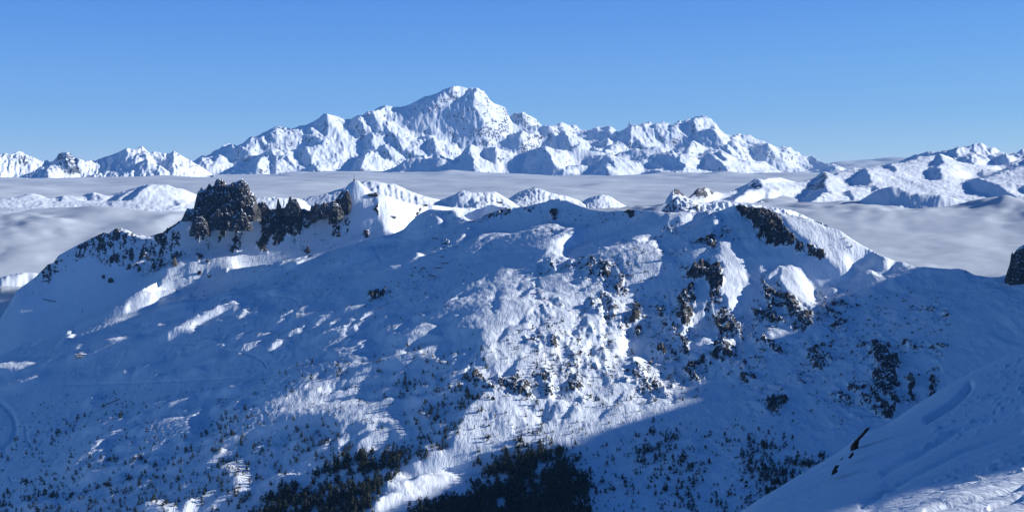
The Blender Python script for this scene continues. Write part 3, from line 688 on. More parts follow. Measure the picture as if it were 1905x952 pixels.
litF = [
 (Z1, .4, "90,735 170,760 190,800 130,870 60,820"), (Z1, .7, "260,720 310,760 380,820 310,830 300,880 150,880 160,840 200,820"),
 (Z1, .5, "350,605 430,655 400,680 370,640"), (Z1, .7, "430,660 520,620 570,540 640,580 650,640 660,690 560,740 490,760 540,700 510,660"),
 (Z1, .7, "640,570 700,610 820,640 1020,640 1070,620 1050,560 1090,540 1180,570 1270,575 1290,540 1200,480 1150,450 1170,520 1100,530 1050,480 900,460 820,437 780,480 700,540"),
 (Z1, -1, "740,500 820,600 740,590 700,540"), (Z1, .75, "1295,320 1500,385 1450,450 1330,540 1300,520 1330,440 1310,370"),
 (Z1, .6, "1430,450 1520,490 1535,550 1600,570 1610,640 1540,760 1400,890 1230,880 1160,820 1150,740 1090,660 1270,620 1280,560"),
 (Z1, .6, "640,780 680,750 740,740 750,800 720,890 630,895"), (Z1, .6, "820,750 940,820 1010,870 950,890 830,890"),
 (Z1, .6, "760,680 880,660 990,700 980,760 1060,830 1140,870 1040,870 940,790 780,740"),
 (Z2, .6, "150,345 180,360 230,440 300,490 220,540 180,540 200,480 150,400"),
 (Z2, .75, "245,297 300,290 400,245 500,260 470,300 380,320 370,350 400,460 380,510 340,480 310,370 290,320 210,335"),
 (Z2, .6, "400,360 480,420 580,460 640,500 700,560 770,590 800,610 720,640 770,680 800,700 720,740 600,680 540,620 500,560 400,430"),
 (Z2, .7, "290,520 380,540 380,600 320,680 270,640"), (Z2, .75, "230,680 320,700 400,760 490,800 480,840 340,890 170,890 160,840 210,740"),
 (Z2, .6, "400,620 440,610 480,660 540,720 620,760 520,800 430,720"), (Z2, .7, "860,530 960,590 1150,670 1080,690 1000,640 960,690 1000,720 960,730 900,650"),
 (Z2, .7, "800,720 860,745 820,765 790,740"), (Z2, .6, "840,460 900,465 930,500 860,500"), (Z2, .6, "1080,60 1130,52 1190,72 1120,110 1090,140 1070,90"),
 (Z2, .5, "985,90 1000,110 995,185 985,170"), (Z2, .5, "930,180 945,200 935,235"), (Z2, .4, "1030,70 1040,90 1035,120"),
 (Z2, .6, "1345,95 1410,150 1480,230 1580,262 1625,350 1600,400 1590,480 1540,480 1600,560 1560,540 1450,450 1370,370 1340,300 1290,250 1280,180 1310,120"),
 (Z2, .4, "1380,390 1500,450 1480,520 1400,520 1350,470"), (Z2, .5, "1400,530 1480,580 1450,600"),
 (Z3, .7, "310,300 430,370 500,460 400,525 330,470 300,390"), (Z3, .5, "400,310 490,350 480,390 420,360"),
 (Z3, .5, "320,110 380,150 410,190 370,230 350,200 310,150"), (Z3, .5, "570,290 650,270 680,300 680,360 640,380 600,330"),
 (Z3, .55, "740,225 790,300 830,370 900,370 1000,410 1080,480 1020,520 930,540 900,450 850,490 800,400 780,300"),
 (Z3, .4, "1130,270 1180,280 1180,330 1140,330"), (Z3, .5, "1250,265 1330,340 1280,350 1260,300"), (Z3, .5, "1240,400 1300,420 1310,450 1250,480"),
 (Z3, .7, "1100,500 1190,510 1180,540 1110,540"), (Z3, .65, "1510,250 1560,255 1640,300 1780,480 1700,490 1620,440 1550,440 1500,500 1480,440 1520,380 1520,300"),
 (Z3, .5, "1640,250 1720,260 1780,340 1770,420 1700,350"), (Z3, .5, "1350,440 1400,430 1480,510 1380,560 1290,600 1220,560 1260,500"),
 (Z3, .45, "1790,250 1850,260 1905,350 1905,400 1840,330"),
 (Z4, .7, "340,75 400,80 430,110 400,160 370,190 345,170"), (Z4, .45, "140,170 200,110 225,150 220,220 160,270 130,200"),
 (Z4, .4, "0,150 60,130 110,210 130,270 60,250 0,200"), (Z4, .45, "480,150 560,200 630,290 600,300 520,220"), (Z4, .4, "440,80 480,120 460,160 420,120"),
 (Z4, .5, "640,320 700,370 750,440 690,430 640,370"), (Z4, .5, "680,250 740,290 790,360 820,460 780,440 740,350 680,290"),
 (Z4, .6, "980,315 1060,360 1110,420 1060,410 1000,350"), (Z4, .6, "1120,400 1200,400 1200,440 1130,440"), (Z4, .75, "1560,495 1690,545 1610,575"),
]
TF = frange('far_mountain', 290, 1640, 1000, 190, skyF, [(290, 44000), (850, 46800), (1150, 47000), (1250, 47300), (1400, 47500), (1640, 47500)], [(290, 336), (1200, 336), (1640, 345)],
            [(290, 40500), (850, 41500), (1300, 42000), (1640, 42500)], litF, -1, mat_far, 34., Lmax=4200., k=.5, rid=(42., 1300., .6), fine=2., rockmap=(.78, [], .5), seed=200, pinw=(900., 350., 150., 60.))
skyE = "640,330 690,322 715,318 733,312 757,296 782,291 790,296 799,295 806,289 812,285 825,291 838,299 848,293 857,288 866,275 876,268 888,273 900,272 912,274 924,274 934,278 945,281 960,287 975,283 989,279 1000,275 1011,271 1020,273 1030,277 1050,279 1062,276 1075,273 1090,279 1100,281 1120,283 1135,291 1145,286 1160,281 1170,279 1185,275 1195,279 1204,275 1213,273 1220,271 1230.5,273.5 1245,284 1250,281 1253.6,278.8 1266,289 1272.5,277.7 1278,268 1285,261 1292,262 1304,269.3 1312.4,273.5 1323,272.5 1328,278 1335.5,276 1350,284 1371,294.5 1398.5,302 1410,300 1421.6,299.8 1440.5,313.4 1461.5,324 1484.6,332.3 1501.5,336.5 1540,350"
litE = [
 (Z2, .7, "1250,625 1290,640 1320,740 1400,790 1500,830 1570,860 1510,900 1400,910 1280,830 1270,760 1220,700"), (Z2, .7, "1510,660 1600,710 1692,730 1570,780 1500,760"),
 (Z2, .6, "1240,820 1330,870 1410,910 1320,905"), (Z2, .4, "910,720 1045,790 970,840 900,830 940,760"), (Z2, .6, "545,865 605,900 570,895"),
 (Z3, .7, "540,485 620,520 720,550 850,610 840,650 770,720 700,720 620,660 630,610"), (Z3, .6, "780,740 850,700 980,690 1035,720 930,740 880,800 870,760 790,770"),
 (Z3, .7, "1250,590 1400,620 1500,650 1620,690 1610,740 1530,800 1270,810 1220,740 1250,690 1370,720 1310,660"), (Z3, .7, "0,500 35,505 120,550 235,580 100,640 0,640 20,560"),
 (Z3, .5, "0,660 60,640 100,680 95,750 40,780 0,770"), (Z3, .5, "1600,515 1700,590 1680,610"), (Z3, .6, "1680,800 1800,730 1905,770 1905,805"), (Z3, .5, "1860,500 1905,520 1905,545"),
 (Z4, .7, "220,430 250,410 300,430 370,430 360,500 320,510 370,545 480,560 520,590 500,625 350,640 100,630 0,600 0,540 100,560 240,570 270,520 215,490"),
 (Z4, .75, "540,365 620,400 720,450 850,485 950,510 1050,560 1150,590 1340,650 1300,700 1150,690 800,650 700,640 640,570 620,530 490,430 500,420 600,480 640,450 560,390"),
 (Z4, -1, "900,480 960,470 1030,530 1010,550"), (Z4, .5, "150,375 215,430 170,440"), (Z4, .4, "270,380 340,300 350,320 280,380"), (Z4, .7, "640,560 800,600 1000,640 1250,690 1300,760 600,760 520,640"),
]
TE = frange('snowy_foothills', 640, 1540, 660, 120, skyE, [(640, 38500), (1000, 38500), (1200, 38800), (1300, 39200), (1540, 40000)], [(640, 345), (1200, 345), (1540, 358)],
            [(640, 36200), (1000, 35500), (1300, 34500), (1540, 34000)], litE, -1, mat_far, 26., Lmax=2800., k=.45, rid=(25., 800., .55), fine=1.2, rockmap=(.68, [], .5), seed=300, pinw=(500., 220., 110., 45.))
skyG = "-30,292 0,288 12,284.4 22,287 30,283.6 37,280.4 43,282 52,287.6 66,293 80,300 89,297 93,301 98,301 106,294 110.7,286 119.7,282.4 129.7,283.6 139.6,292 148.6,295.5 159.6,299.5 171.6,298 178,299.5 184.5,296 199.5,291 217.4,285 237.4,275.6 245.4,277 253.3,278 265.3,271 273.3,279 281.3,285 289,281 301,284.4 317,286 324,280.4 339,289 355,298 380,313 400,325"
litG = [
 (Z6, .65, "-150,90 0,90 60,75 185,55 260,90 400,150 330,210 270,200 210,180 180,190 130,250 60,260 0,270 -150,270"), (Z6, -1, "45,210 80,200 100,230 60,240"),
 (Z6, .7, "740,128 860,148 820,210 770,210 740,180"), (Z6, .6, "470,180 520,200 600,230 670,275 580,290 450,290 440,240"), (Z6, .6, "1190,28 1225,40 1205,75 1170,60"),
 (Z6, .65, "1335,10 1400,90 1440,130 1530,200 1600,250 1480,270 1500,210 1400,200 1350,240 1390,160 1360,80"), (Z6, .6, "1255,150 1320,90 1310,130 1260,165"),
 (Z6, .5, "1450,55 1510,75 1520,130 1490,120"), (Z6, .65, "1620,52 1700,95 1780,140 1905,215 1905,250 1620,262 1610,180"), (Z6, .25, "600,65 640,70 690,150 700,250 640,200"),
]
#STOPF
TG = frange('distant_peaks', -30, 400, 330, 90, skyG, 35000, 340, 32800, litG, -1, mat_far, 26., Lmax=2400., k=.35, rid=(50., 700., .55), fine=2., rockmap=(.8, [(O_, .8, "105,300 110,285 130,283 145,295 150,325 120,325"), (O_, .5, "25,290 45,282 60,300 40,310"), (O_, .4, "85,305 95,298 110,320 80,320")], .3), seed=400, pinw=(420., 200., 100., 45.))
skyR2 = "1640,322 1665.5,304 1684,294.7 1691,292 1699,288 1712,286 1727,280.7 1738,283.5 1747,281 1755,279.8 1764,279 1773.6,277 1779,271.4 1786,274 1794,271.4 1799,273 1803.4,270.5 1811,266.8 1817,268 1824,265.8 1835,273.3 1841,275 1848,273.3 1857.5,279.8 1867,284.5 1881.7,284.5 1886,286 1891,283.5 1896,279 1900,277 1905,276 1960,280"
litR2 = [(Z5, .5, "1220,120 1330,120 1300,180 1250,230 1240,180"), (Z5, .65, "1350,190 1420,180 1560,240 1500,300 1420,270"), (Z5, .7, "1700,190 1880,240 1760,290 1730,240"), (Z5, .5, "1460,85 1530,125 1500,130"), (Z5, .5, "1580,130 1640,150 1620,170")]
TR2 = frange('distant_range', 1640, 1960, 260, 90, skyR2, 27000, 330, 24500, litR2, -1, mat_far, 20., Lmax=1800., k=.3, rid=(30., 600., .55), fine=1.5, rockmap=(.8, [], .3), seed=500, pinw=(350., 150., 80., 35.))
skyR1 = "1225,400 1241,368 1248,358 1255,351 1262,351 1269,357 1276,364 1281,365 1289,357 1297.7,348 1314.5,349 1329,356.5 1344,359.6 1367,352 1388,342.8 1392,341 1396,338 1405,331.3 1419.5,334.4 1430,331 1451,330 1472,336.5 1493,340.7 1501.5,334.4 1514,330 1524.6,321.4 1531,319.5 1537,319.7 1545.6,324 1550,322.5 1557.5,321.7 1574,315 1587,312 1598.5,312 1604,315 1615,311.5 1628,309 1647,306 1662,304 1680.5,302 1690,298 1697,297 1706.5,291 1720,291 1736,289 1747.5,286 1758,289 1770,293 1783,304 1800,305 1811,306 1835,307 1857.5,308 1876,303 1890,298 1905,294.7 1960,288"
litR1 = [(O_, .5, "1000,200 2050,200 2050,460 1000,460")] + [(Z5, -1, p) for p in (
 "90,455 200,400 320,340 380,450 400,490 200,520 130,510", "470,310 530,300 640,350 620,385 500,330", "1000,230 1060,200 1110,280 1040,330 950,330 940,300",
 "900,350 960,335 1080,345 1085,430 980,465 880,430", "1640,340 1750,290 1905,250 2200,220 2200,330 1905,330 1790,340 1640,390 1500,440 1350,450 1270,430 1400,370 1600,360",
 "1290,460 1500,470 1620,510 1750,590 1850,640 1740,680 1560,640 1420,610 1310,580 1280,510", "370,530 440,510 450,545 380,570", "100,580 180,570 210,650 170,660",
 "1830,530 1905,520 2100,520 2100,600 1905,600 1850,590", "0,310 40,350 50,385 0,395")] + [
 (Z4, -1, "290,790 370,705 520,745 560,770 700,725 800,680 850,640 890,620 950,690 880,740 820,720 720,790 700,830 820,830 900,790 1000,760 1040,790 1200,790 1300,720 1400,620 1460,580 1510,600 1500,700 1560,760 1500,740 1400,820 1300,880 1150,880 1000,880 950,850 1150,830 900,830 850,850 600,830 450,850 350,830"),
 (Z4, -1, "90,760 170,695 215,710 150,750"), (Z4, .2, "370,720 450,715 500,760 440,800 400,760")]
rockR1 = [(Z4, .9, "840,660 890,622 950,700 920,735 840,720"), (Z4, .85, "1290,745 1400,640 1460,580 1510,575 1550,640 1500,640 1500,720 1400,740"), (Z4, 1., "280,810 370,690 470,710 540,750 450,800 360,820"), (Z4, 1., "80,790 160,685 240,700 270,790"),
 (Z4, .5, "960,740 1030,735 1040,770 980,770"), (Z4, .5, "1480,760 1540,750 1540,850 1450,870"), (Z5, .5, "640,300 800,250 880,270 800,360 740,360"), (Z5, .45, "660,430 780,450 890,560 760,520"), (Z5, .35, "390,420 520,400 600,400 620,430 480,470"),
 (Z5, .35, "1620,500 1760,530 1720,560")]
TR1 = frange('snowy_hills', 1225, 1960, 640, 170, skyR1, [(1225, 11800), (1300, 12200), (1420, 14500), (1550, 15500), (1700, 17500), (1960, 17000)], [(1225, 425), (1400, 425), (1600, 430), (1960, 430)],
            [(1225, 9000), (1400, 9000), (1600, 9000), (1960, 8800)], litR1, -1, mat_mid, 15., Lmax=1500., k=.25, rid=(8., 420., .45), fine=.5, rockmap=(1.3, rockR1, .3), seed=600, mid=.42, pinw=(300., 130., 60., 25.))
TR0 = frange('shaded_hill', 1555, 1870, 280, 60, "1540,420 1560,402 1576,388 1590,378 1606,369 1620,360 1634,352.5 1647,349 1662,346 1673,348 1684,354 1699,358 1717.7,361 1745.7,361 1770,366 1800,378 1830,396 1870,420", [(1560, 10300), (1662, 10000), (1870, 9500)], 430, [(1560, 9400), (1662, 9000), (1870, 8800)],
            [(Z5, .4, "800,660 820,610 830,650"), (Z5, .4, "640,720 720,670 740,680 660,730")], -1, mat_mid, 10., Lmax=900., k=.2, rid=(8., 250., .45), fine=.8, seed=700, pinw=(160., 70., 40., 20.))
TR00 = frange('rocky_foothill', 1225, 1540, 280, 60, "1225,402 1232.6,387 1240,380 1247,374 1253,369 1260,365 1266,367 1274.6,368 1282,370 1289,372 1304,378.5 1318.7,380.6 1332,377 1344,374 1356,375 1367,378.5 1398.5,380 1430,384 1480,392 1540,420", 8300, 425, 7700,
            [(O_, .4, "1255,365 1275,370 1300,380 1320,382 1345,376 1400,380 1540,400 1400,430 1280,430 1265,400")], -1, mat_mid, 8., Lmax=500., k=.25, rid=(13., 110., .6), fine=2., rockmap=(.75, [(O_, .45, "1235,385 1260,366 1290,375 1310,395 1250,398")], .5), seed=800, pinw=(120., 60., 30., 14.))
# hills standing out of the cloud
skyH = "-30,371 0,369.7 30,365.7 50,360.8 62,359.8 76,362.8 88,368 92,369.7 99.7,367.7 111.7,363.8 129.7,363.8 140,365 151.6,364.8 158,361 165.6,358.8 175.5,357.8 187,360 199.5,364.8 219.4,357.8 249.4,349.8 267.3,344.8 281.3,342.2 290,343.5 299,344.2 313,342.8 327,349.8 339,350.8 351,355.8 365,361.8 380,366 400,372 430,385"
litH = [(O_, .42, "-150,300 500,300 500,460 -150,460")] + [(Z6, -1, p) for p in ("500,495 560,470 600,470 560,530", "770,470 860,440 880,470 870,520 780,510", "940,520 1100,440 1190,435 1060,520 940,530",
 "1080,520 1200,450 1340,380 1410,362 1290,450 1200,510", "1770,520 1840,460 1900,440 1900,540", "880,510 900,460 990,480 920,520", "1600,520 1640,510 1680,560 1640,560", "1010,560 1060,540 1070,550 1030,570")]
frange('snowy_hill', -30, 430, 330, 90, skyH, 11800, 412, 10200, litH, .3, mat_mid, 10., Lmax=900., k=.16, rid=(4., 260., .4), fine=.4, seed=900, pinw=(240., 110., 60., 30.))
frange('snowy_hill', 560, 830, 230, 60, "560,372 575,366 590,363 605,361 619,355 639,350 655,343 665,340 674,337.6 681,334.8 694.4,336 708,339 721,341.8 733,341.8 747,348 761.6,355 775,360 790,364.5 803,368 817,371 840,384", 10500, 405, 9500,
       [(O_, .4, "540,320 850,320 850,420 540,420"), (O_, -1, "605,361 640,350 638,352 615,363")] + [(O_, -1, f"{x},{y} {x+4},{y+2} {x+9},{y+24} {x+3},{y+22}") for x, y in ((686,338),(699,340),(712,344),(722,344),(732,346),(743,352),(757,357),(770,362))], .3, mat_mid, 8., Lmax=500., k=.3, rid=(4., 160., .4), fine=.5, seed=950, pinw=(120., 60., 30., 15.))
frange('snowy_hill', 800, 965, 180, 60, "800,386 809,376.5 820,372 845.6,362 852,358 861,353.9 870,356 881,359 891,357 905,357 921.5,356.4 932,362 941.7,367.7 954,375 965,384", 9800, 405, 9100,
       [(O_, .42, "780,320 980,320 980,420 780,420"), (ZR, -1, "250,170 275,145 480,55 500,80 440,110 500,150 540,110 620,150 540,185")] + [(O_, -1, f"{x},{y} {x+3},{y} {x+7},{y+14} {x+3},{y+14}") for x, y in ((890,361),(900,361),(911,361),(922,364),(932,369))], .3, mat_mid, 7., Lmax=400., k=.25, rid=(4., 110., .4), fine=.5, seed=960, pinw=(110., 55., 30., 14.))
frange('snowy_hill', 925, 1090, 180, 60, "925,386 946.7,369 957,362 967,356.4 980,352 992,350 1004.7,350.6 1015,355 1025,359 1040,362 1055,365 1075,371.5 1090,382", 10200, 405, 9500,
       [(O_, .42, "900,320 1100,320 1100,420 900,420"), (ZR, -1, "790,140 820,115 900,65 910,80 850,110 830,135")] + [(O_, -1, f"{x},{y} {x+2.5},{y} {x+6-i},{y+15} {x+2-i},{y+15}") for i, (x, y) in enumerate(((972,358),(982,356),(991,355),(1000,355),(1010,358),(1022,363)))], .3, mat_mid, 7., Lmax=400., k=.25, rid=(4., 100., .4), fine=.5, seed=970, pinw=(110., 55., 30., 14.))
frange('snowy_hill', 1070, 1180, 120, 50, "1070,388 1088,371.5 1096,368 1105.5,365 1112,364 1118,361.4 1130.7,362.7 1143,370 1156,378 1180,392", 10800, 405, 10200,
       [(O_, .42, "1050,320 1200,320 1200,420 1050,420")], .3, mat_mid, 7., Lmax=300., k=.25, rid=(5., 80., .5), fine=.9, rockmap=(.9, [], .5), seed=980, pinw=(110., 55., 30., 14.))
frange('snowy_hill', 440, 620, 150, 50, "440,385 460,370 474,366.7 496.6,366.7 509,365.5 527,369 552,368 565,372 575,382 590,392 620,405", 9000, 420, 8400,
       [(O_, .45, "420,320 640,320 640,430 420,430")], .3, mat_mid, 7., Lmax=300., k=.25, rid=(4., 80., .5), fine=.6, seed=985, pinw=(110., 55., 30., 14.))
frange('snowy_hill', -60, 130, 130, 60, "-60,530 -20,520 0,515.5 20,509 45,506.7 65.5,507 80,515 100,530 130,560", 7250, 660, 6600,
       [(O_, .4, "-60,500 10,512 50,508 70,512 40,522 0,522 -60,530")], -1, mat_mid, 7., Lmax=600., k=.2, rid=(4., 120., .4), fine=.4, rockmap=(2., [(O_, .7, "33,506 48,505 48,510 35,510")], .0), seed=990, pinw=(110., 55., 30., 14.))

# ------------------------------------------------------------------ sea of cloud
def clouds():
    nu, nr = 560, 420
    th = azim(np.linspace(-260, 2160, nu))
    r = np.exp(np.linspace(math.log(5200), math.log(66000), nr))
    R, TH = np.meshgrid(r, th, indexing='ij')
    X = R * np.sin(TH); Y = R * np.cos(TH)
    n1 = spec(nr, nu, 10, 90, 1.7, 71, 1.8, 1.0); n2 = spec(nr, nu, 3, 26, 1.4, 72, 2.6, 1.0)
    U, _ = project(X, Y, 0 * X - 300)
    left = 1 - sstep(U, 500, 900)
    z = -300 - left * 205 * (1 - sstep(R, 7300, 11500)) - (1 - left) * 70 * (1 - sstep(R, 6000, 9500))
    z += R / 20000 * (n1 * 13 + n2 * 3.4) + np.maximum(n1 - .9, 0) * 8
    z += 40 * sstep(U, 1180, 1420) * (sstep(R, 8000, 9200) - sstep(R, 10500, 12500))
    for gu, gD, su, sD, gh in ((1180, 9600, 60, 900, 38), (1640, 9500, 90, 700, 30), (1430, 12800, 60, 900, 50), (1760, 10600, 120, 900, 45), (60, 10100, 70, 600, 30), (330, 9900, 60, 500, 22), (1890, 9700, 80, 900, 45), (1500, 9800, 60, 700, 24), (700, 9500, 60, 700, 25), (1300, 34500, 90, 2500, 90), (1240, 9000, 25, 500, 30), (550, 36000, 50, 2500, 60), (820, 36000, 60, 2500, 50)):
        z += gh * np.exp(-((U - gu) / su) ** 2 - ((R - gD) / sD) ** 2) * (.7 + .35 * n2)
    # bank of cloud far off at the right
    z += sstep(R, 42000, 60000) * sstep(U, 1440, 1580) * (330 + 30 * n2)
    z -= sstep(R, 50000, 62000) * 40
    T = type('C', (), {})(); T.X, T.Y, T.z = X, Y, z; T.rock = np.zeros_like(z)
    def b(t, N, L):
        bs = N('ShaderNodeBsdfDiffuse'); bs.inputs['Color'].default_value = (.53, .59, .66, 1)
        bp = N('ShaderNodeBump'); bp.inputs['Distance'].default_value = 55.
        h = noise_(t, 1 / 800., 5, .5, stretch=(.45, 1, 1), dist=.3)
        L(h, bp.inputs['Height']); bp.inputs['Strength'].default_value = .85
        L(bp.outputs[0], bs.inputs['Normal'])
        at = N('ShaderNodeAttribute', attribute_name='rock')
        tr = N('ShaderNodeBsdfTransparent'); mx = N('ShaderNodeMixShader')
        n = noise_(t, 1 / 420., 5, .6, stretch=(.6, 1, 1))
        a = math_(t, 'ADD', at.outputs['Fac'], math_(t, 'MULTIPLY', math_(t, 'SUBTRACT', n, .5), .9))
        L(ramp_(t, a, .05, .95), mx.inputs[0]); L(tr.outputs[0], mx.inputs[1]); L(bs.outputs[0], mx.inputs[2])
        o = N('ShaderNodeOutputMaterial'); L(mx.outputs[0], o.inputs[0])
    m = mat('cloud', b)
    # thickness over the ground below, as optical depth
    dep = np.full(z.shape, 1e9)
    for TT in ALLT:
        fi = np.interp(TH, TT.th, np.arange(len(TT.th)), left=-1, right=-1); fj = np.interp(R, TT.r, np.arange(len(TT.r)), left=-1, right=-1)
        ok = (fi >= 0) & (fj >= 0)
        dep = np.where(ok, np.minimum(dep, z - samp(TT.z, np.maximum(fi, 0), np.maximum(fj, 0))), dep)
    T.rock = 1 - np.exp(-np.clip(dep, 0, 1e4) / 20.) + (dep > 1e8) * .6
    T.rock = np.clip(T.rock * 1.55, 0, 1.6)
    start = np.interp(U, [-300, 120, 500, 900, 1300, 1500, 2200], [7000, 6950, 7050, 7300, 6000, 5500, 5100])
    T.rock *= sstep(R, start, start + 250)
    grid_mesh('sea_of_cloud', T, m, kind='stuff', mask=R > start - 60)
clouds()

# ------------------------------------------------------------------ the slope the camera stands on
crestG = "1250,1040 1340,990 1380,952 1400,939 1430,920 1460,902 1490,884 1520,866 1545,852 1560,843 1580,829 1600,812 1620,803 1650,791 1668,781 1700,758 1730,740 1760,720 1790,704 1815,690 1840,677 1860,668 1880,658 1905,648 1960,620 2100,560 2400,450"
ug = [1250, 1400, 1550, 1700, 1905, 2100, 2400]
def rg(v): return list(zip(ug, v))
FG = Terrain(1250, 2400, 620, np.concatenate([np.linspace(26, 120, 230, endpoint=False), np.linspace(120, 300, 170)]), [
    (rg([28, 28, 28, 28, 28, 28, 28]), rg([1350, 1300, 1260, 1220, 1160, 1120, 1080])),
    (rg([60, 60, 60, 60, 60, 60, 60]), rg([1040, 1000, 972, 950, 912, 880, 850])),
    (rg([90, 95, 105, 115, 120, 120, 120]), rg([1015, 955, 900, 855, 800, 760, 700])),
    (rg([110, 135, 165, 195, 235, 240, 240]), P(crestG)),
    (rg([160, 200, 240, 270, 330, 340, 340]), rg([1300, 1300, 1250, 1150, 1100, 1000, 900]))], csm=6)
FBX = 300.; fb_q = [30, 50, 56, 62, 68, 80, 100, 200, 330]; fb_z = [80, 82, 83.4, 81, 78.2, 80, 88, 110, 120]
litFG = litmap(-1, [(O_, .22, "1640,968 1690,952 1800,915 1905,884 2100,850 2100,1100 1640,1100")])
def fg_extra(GX, GY, nq, ns):
    tr = ridged(nq, ns, 18, 3, 61, .6, 2.6, .8) - .5
    return spec(nq, ns, 8, 60, 1.5, 62, 1.8, .8) * .10 + tr * .02 + spec(nq, ns, 2.2, 8, .8, 63, 1.3, 1.) * .010
relief(FG, .5, litFG, .05, 1., 60., iters=3, warp=1.0, extra=fg_extra, fix=0, dipw=(10., 8.))
u, v = project(FG.X, FG.Y, FG.z)
s0, q0, dd, ns, nq, GX, GY = FG.grid
band = np.zeros((MH, MW))
for p_ in ("1690,830 1760,770 1800,745 1905,690 1950,680 1950,740 1850,790 1740,840 1700,850", "1720,900 1800,860 1905,830 1950,830 1950,870 1850,885 1740,915", "1590,940 1640,900 1700,870 1690,890 1620,952", "1820,690 1905,655 1940,650 1930,690 1850,710"): raster(P(p_), band, 1.)
band = samp(gblur(band, 7.), u + MU, v + MV)
ch = on_grid(FG, ridged(nq, ns, 7, 3, 64, .6, 1., .8)) - .45
FG.z += band * (np.maximum(ch, 0) * .7 - .08)
# the wind-scoured step and the long furrows
for pl, dp, wd in (("1808,712 1797,728 1774,750 1745,768 1722,782", -.7, 4.5), ("1905,760 1850,775 1780,800 1700,850 1640,880", -.25, 5), ("1905,800 1800,835 1700,885 1600,940", -.2, 4), ("1905,905 1800,932 1720,952", -.12, 3), ("1905,925 1840,945", -.12, 3)):
    pp = P(pl); cv_ = np.zeros((MH, MW))
    for (xa, ya), (xb, yb) in zip(pp[:-1], pp[1:]):
        L_ = math.hypot(xb - xa, yb - ya); nx, ny = -(yb - ya) / L_ * wd, (xb - xa) / L_ * wd
        raster([(xa + nx, ya + ny), (xb + nx, yb + ny), (xb - nx, yb - ny), (xa - nx, ya - ny)], cv_, 1.)
    FG.z += samp(gblur(cv_, wd * .5), u + MU, v + MV) * dp
pin(FG, 3, [(20, 14.), (5, 6.), (0, 3.)], reach=10)
mat_near = snow_rock('foreground_snow', .22, ripple=1.2, dist=.4)
grid_mesh('snow_slope', FG, mat_near)
def bank():  # unseen rise added right of the frame to cast shade on the foreground snow
    q = np.linspace(30, 215, 200); off = np.linspace(-150, 150, 60)
    zc = np.interp(q, fb_q, fb_z)
    Q, Of = np.meshgrid(q, off, indexing='ij')
    Z = zc[:, None] - np.abs(Of) * .7 + spec(200, 60, 3, 20, 1.3, 78) * 2 * np.minimum(np.abs(Of) / 20, 1); S = FBX + Of
    co = np.stack([S * SA - Q * CA, S * CA + Q * SA, Z], -1).reshape(-1, 3); i = np.arange(200 * 60).reshape(200, 60)
    me = raw_mesh('shade_bank', co, np.stack([i[:-1, :-1], i[:-1, 1:], i[1:, 1:], i[1:, :-1]], -1).reshape(-1, 4), True); me.materials.append(mat_near)
    o = bpy.data.objects.new('shade_bank', me); sc.collection.objects.link(o); o['kind'] = 'structure'
bank()

# ------------------------------------------------------------------ things that stand on the mountain
import bmesh
def tag(o, label, cat, group=None):
    o['label'] = label; o['category'] = cat
    if group: o['group'] = group
    return o
def empty(name, loc, rz=0.):
    o = bpy.data.objects.new(name, None); sc.collection.objects.link(o); o.location = loc; o.rotation_euler = (0, 0, rz); o.empty_display_size = .5
    return o
def link(name, me, parent=None, loc=None):
    o = bpy.data.objects.new(name, me); sc.collection.objects.link(o)
    if parent: o.parent = parent
    if loc is not None: o.location = loc
    return o
def plain(name, col, rough=.8, metal=0., grain=0., gs=1.):
    def b(t, N, L):
        bs = N('ShaderNodeBsdfPrincipled'); bs.inputs['Roughness'].default_value = rough; bs.inputs['Metallic'].default_value = metal
        n = noise_(t, gs, 4, .6)
        L(mixc(t, ramp_(t, n, .3, .7), tuple(c * (1 - grain) for c in col), tuple(min(1, c * (1 + grain)) for c in col)), bs.inputs['Base Color'])
        o = N('ShaderNodeOutputMaterial'); L(bs.outputs[0], o.inputs[0])
    return mat(name, b)
def crag_mat(name, m, rock, rock2, cap=.62, cap2=.78):
    def b(t, N, L):
        g = N('ShaderNodeNewGeometry'); sx = N('ShaderNodeSeparateXYZ'); L(g.outputs['Normal'], sx.inputs[0])
        n = noise_(t, 1 / (m * 3), 5, .65); n2 = noise_(t, 1 / (m * 8), 6, .7, stretch=(1, 1, .45))
        z = math_(t, 'ADD', sx.outputs['Z'], math_(t, 'MULTIPLY', math_(t, 'SUBTRACT', n, .5), .9))
        f = ramp_(t, z, cap, cap2)
        rc = mixc(t, ramp_(t, n2, .35, .65), rock, rock2)
        bs = N('ShaderNodeBsdfPrincipled'); bs.inputs['Roughness'].default_value = .8; bs.inputs['Specular IOR Level'].default_value = .2
        L(mixc(t, f, rc, SNOW), bs.inputs['Base Color'])
        bp = N('ShaderNodeBump'); bp.inputs['Distance'].default_value = m * 1.2
        vo = N('ShaderNodeTexVoronoi', feature='F1'); vo.inputs['Scale'].default_value = 1 / (m * 2.2)
        tc = N('ShaderNodeTexCoord'); mp = N('ShaderNodeMapping'); mp.inputs['Scale'].default_value = (1, 1, .5); L(tc.outputs['Object'], mp.inputs[0]); L(mp.outputs[0], vo.inputs['Vector'])
        L(math_(t, 'ADD', math_(t, 'MULTIPLY', vo.outputs['Distance'], .7), n2), bp.inputs['Height']); L(bp.outputs[0], bs.inputs['Normal'])
        o = N('ShaderNodeOutputMaterial'); L(bs.outputs[0], o.inputs[0])
    return mat(name, b)
mat_crag = crag_mat('crag_rock', 3.0, (.095, .092, .092), (.038, .04, .046), .60, .78)
mat_boulder = crag_mat('boulder_rock', 1.2, (.10, .095, .09), (.045, .045, .05), .55, .7)
def vproj(T):
    u, v = project(T.X, T.Y, T.z); return u, v
MUv, MVv = vproj(M)
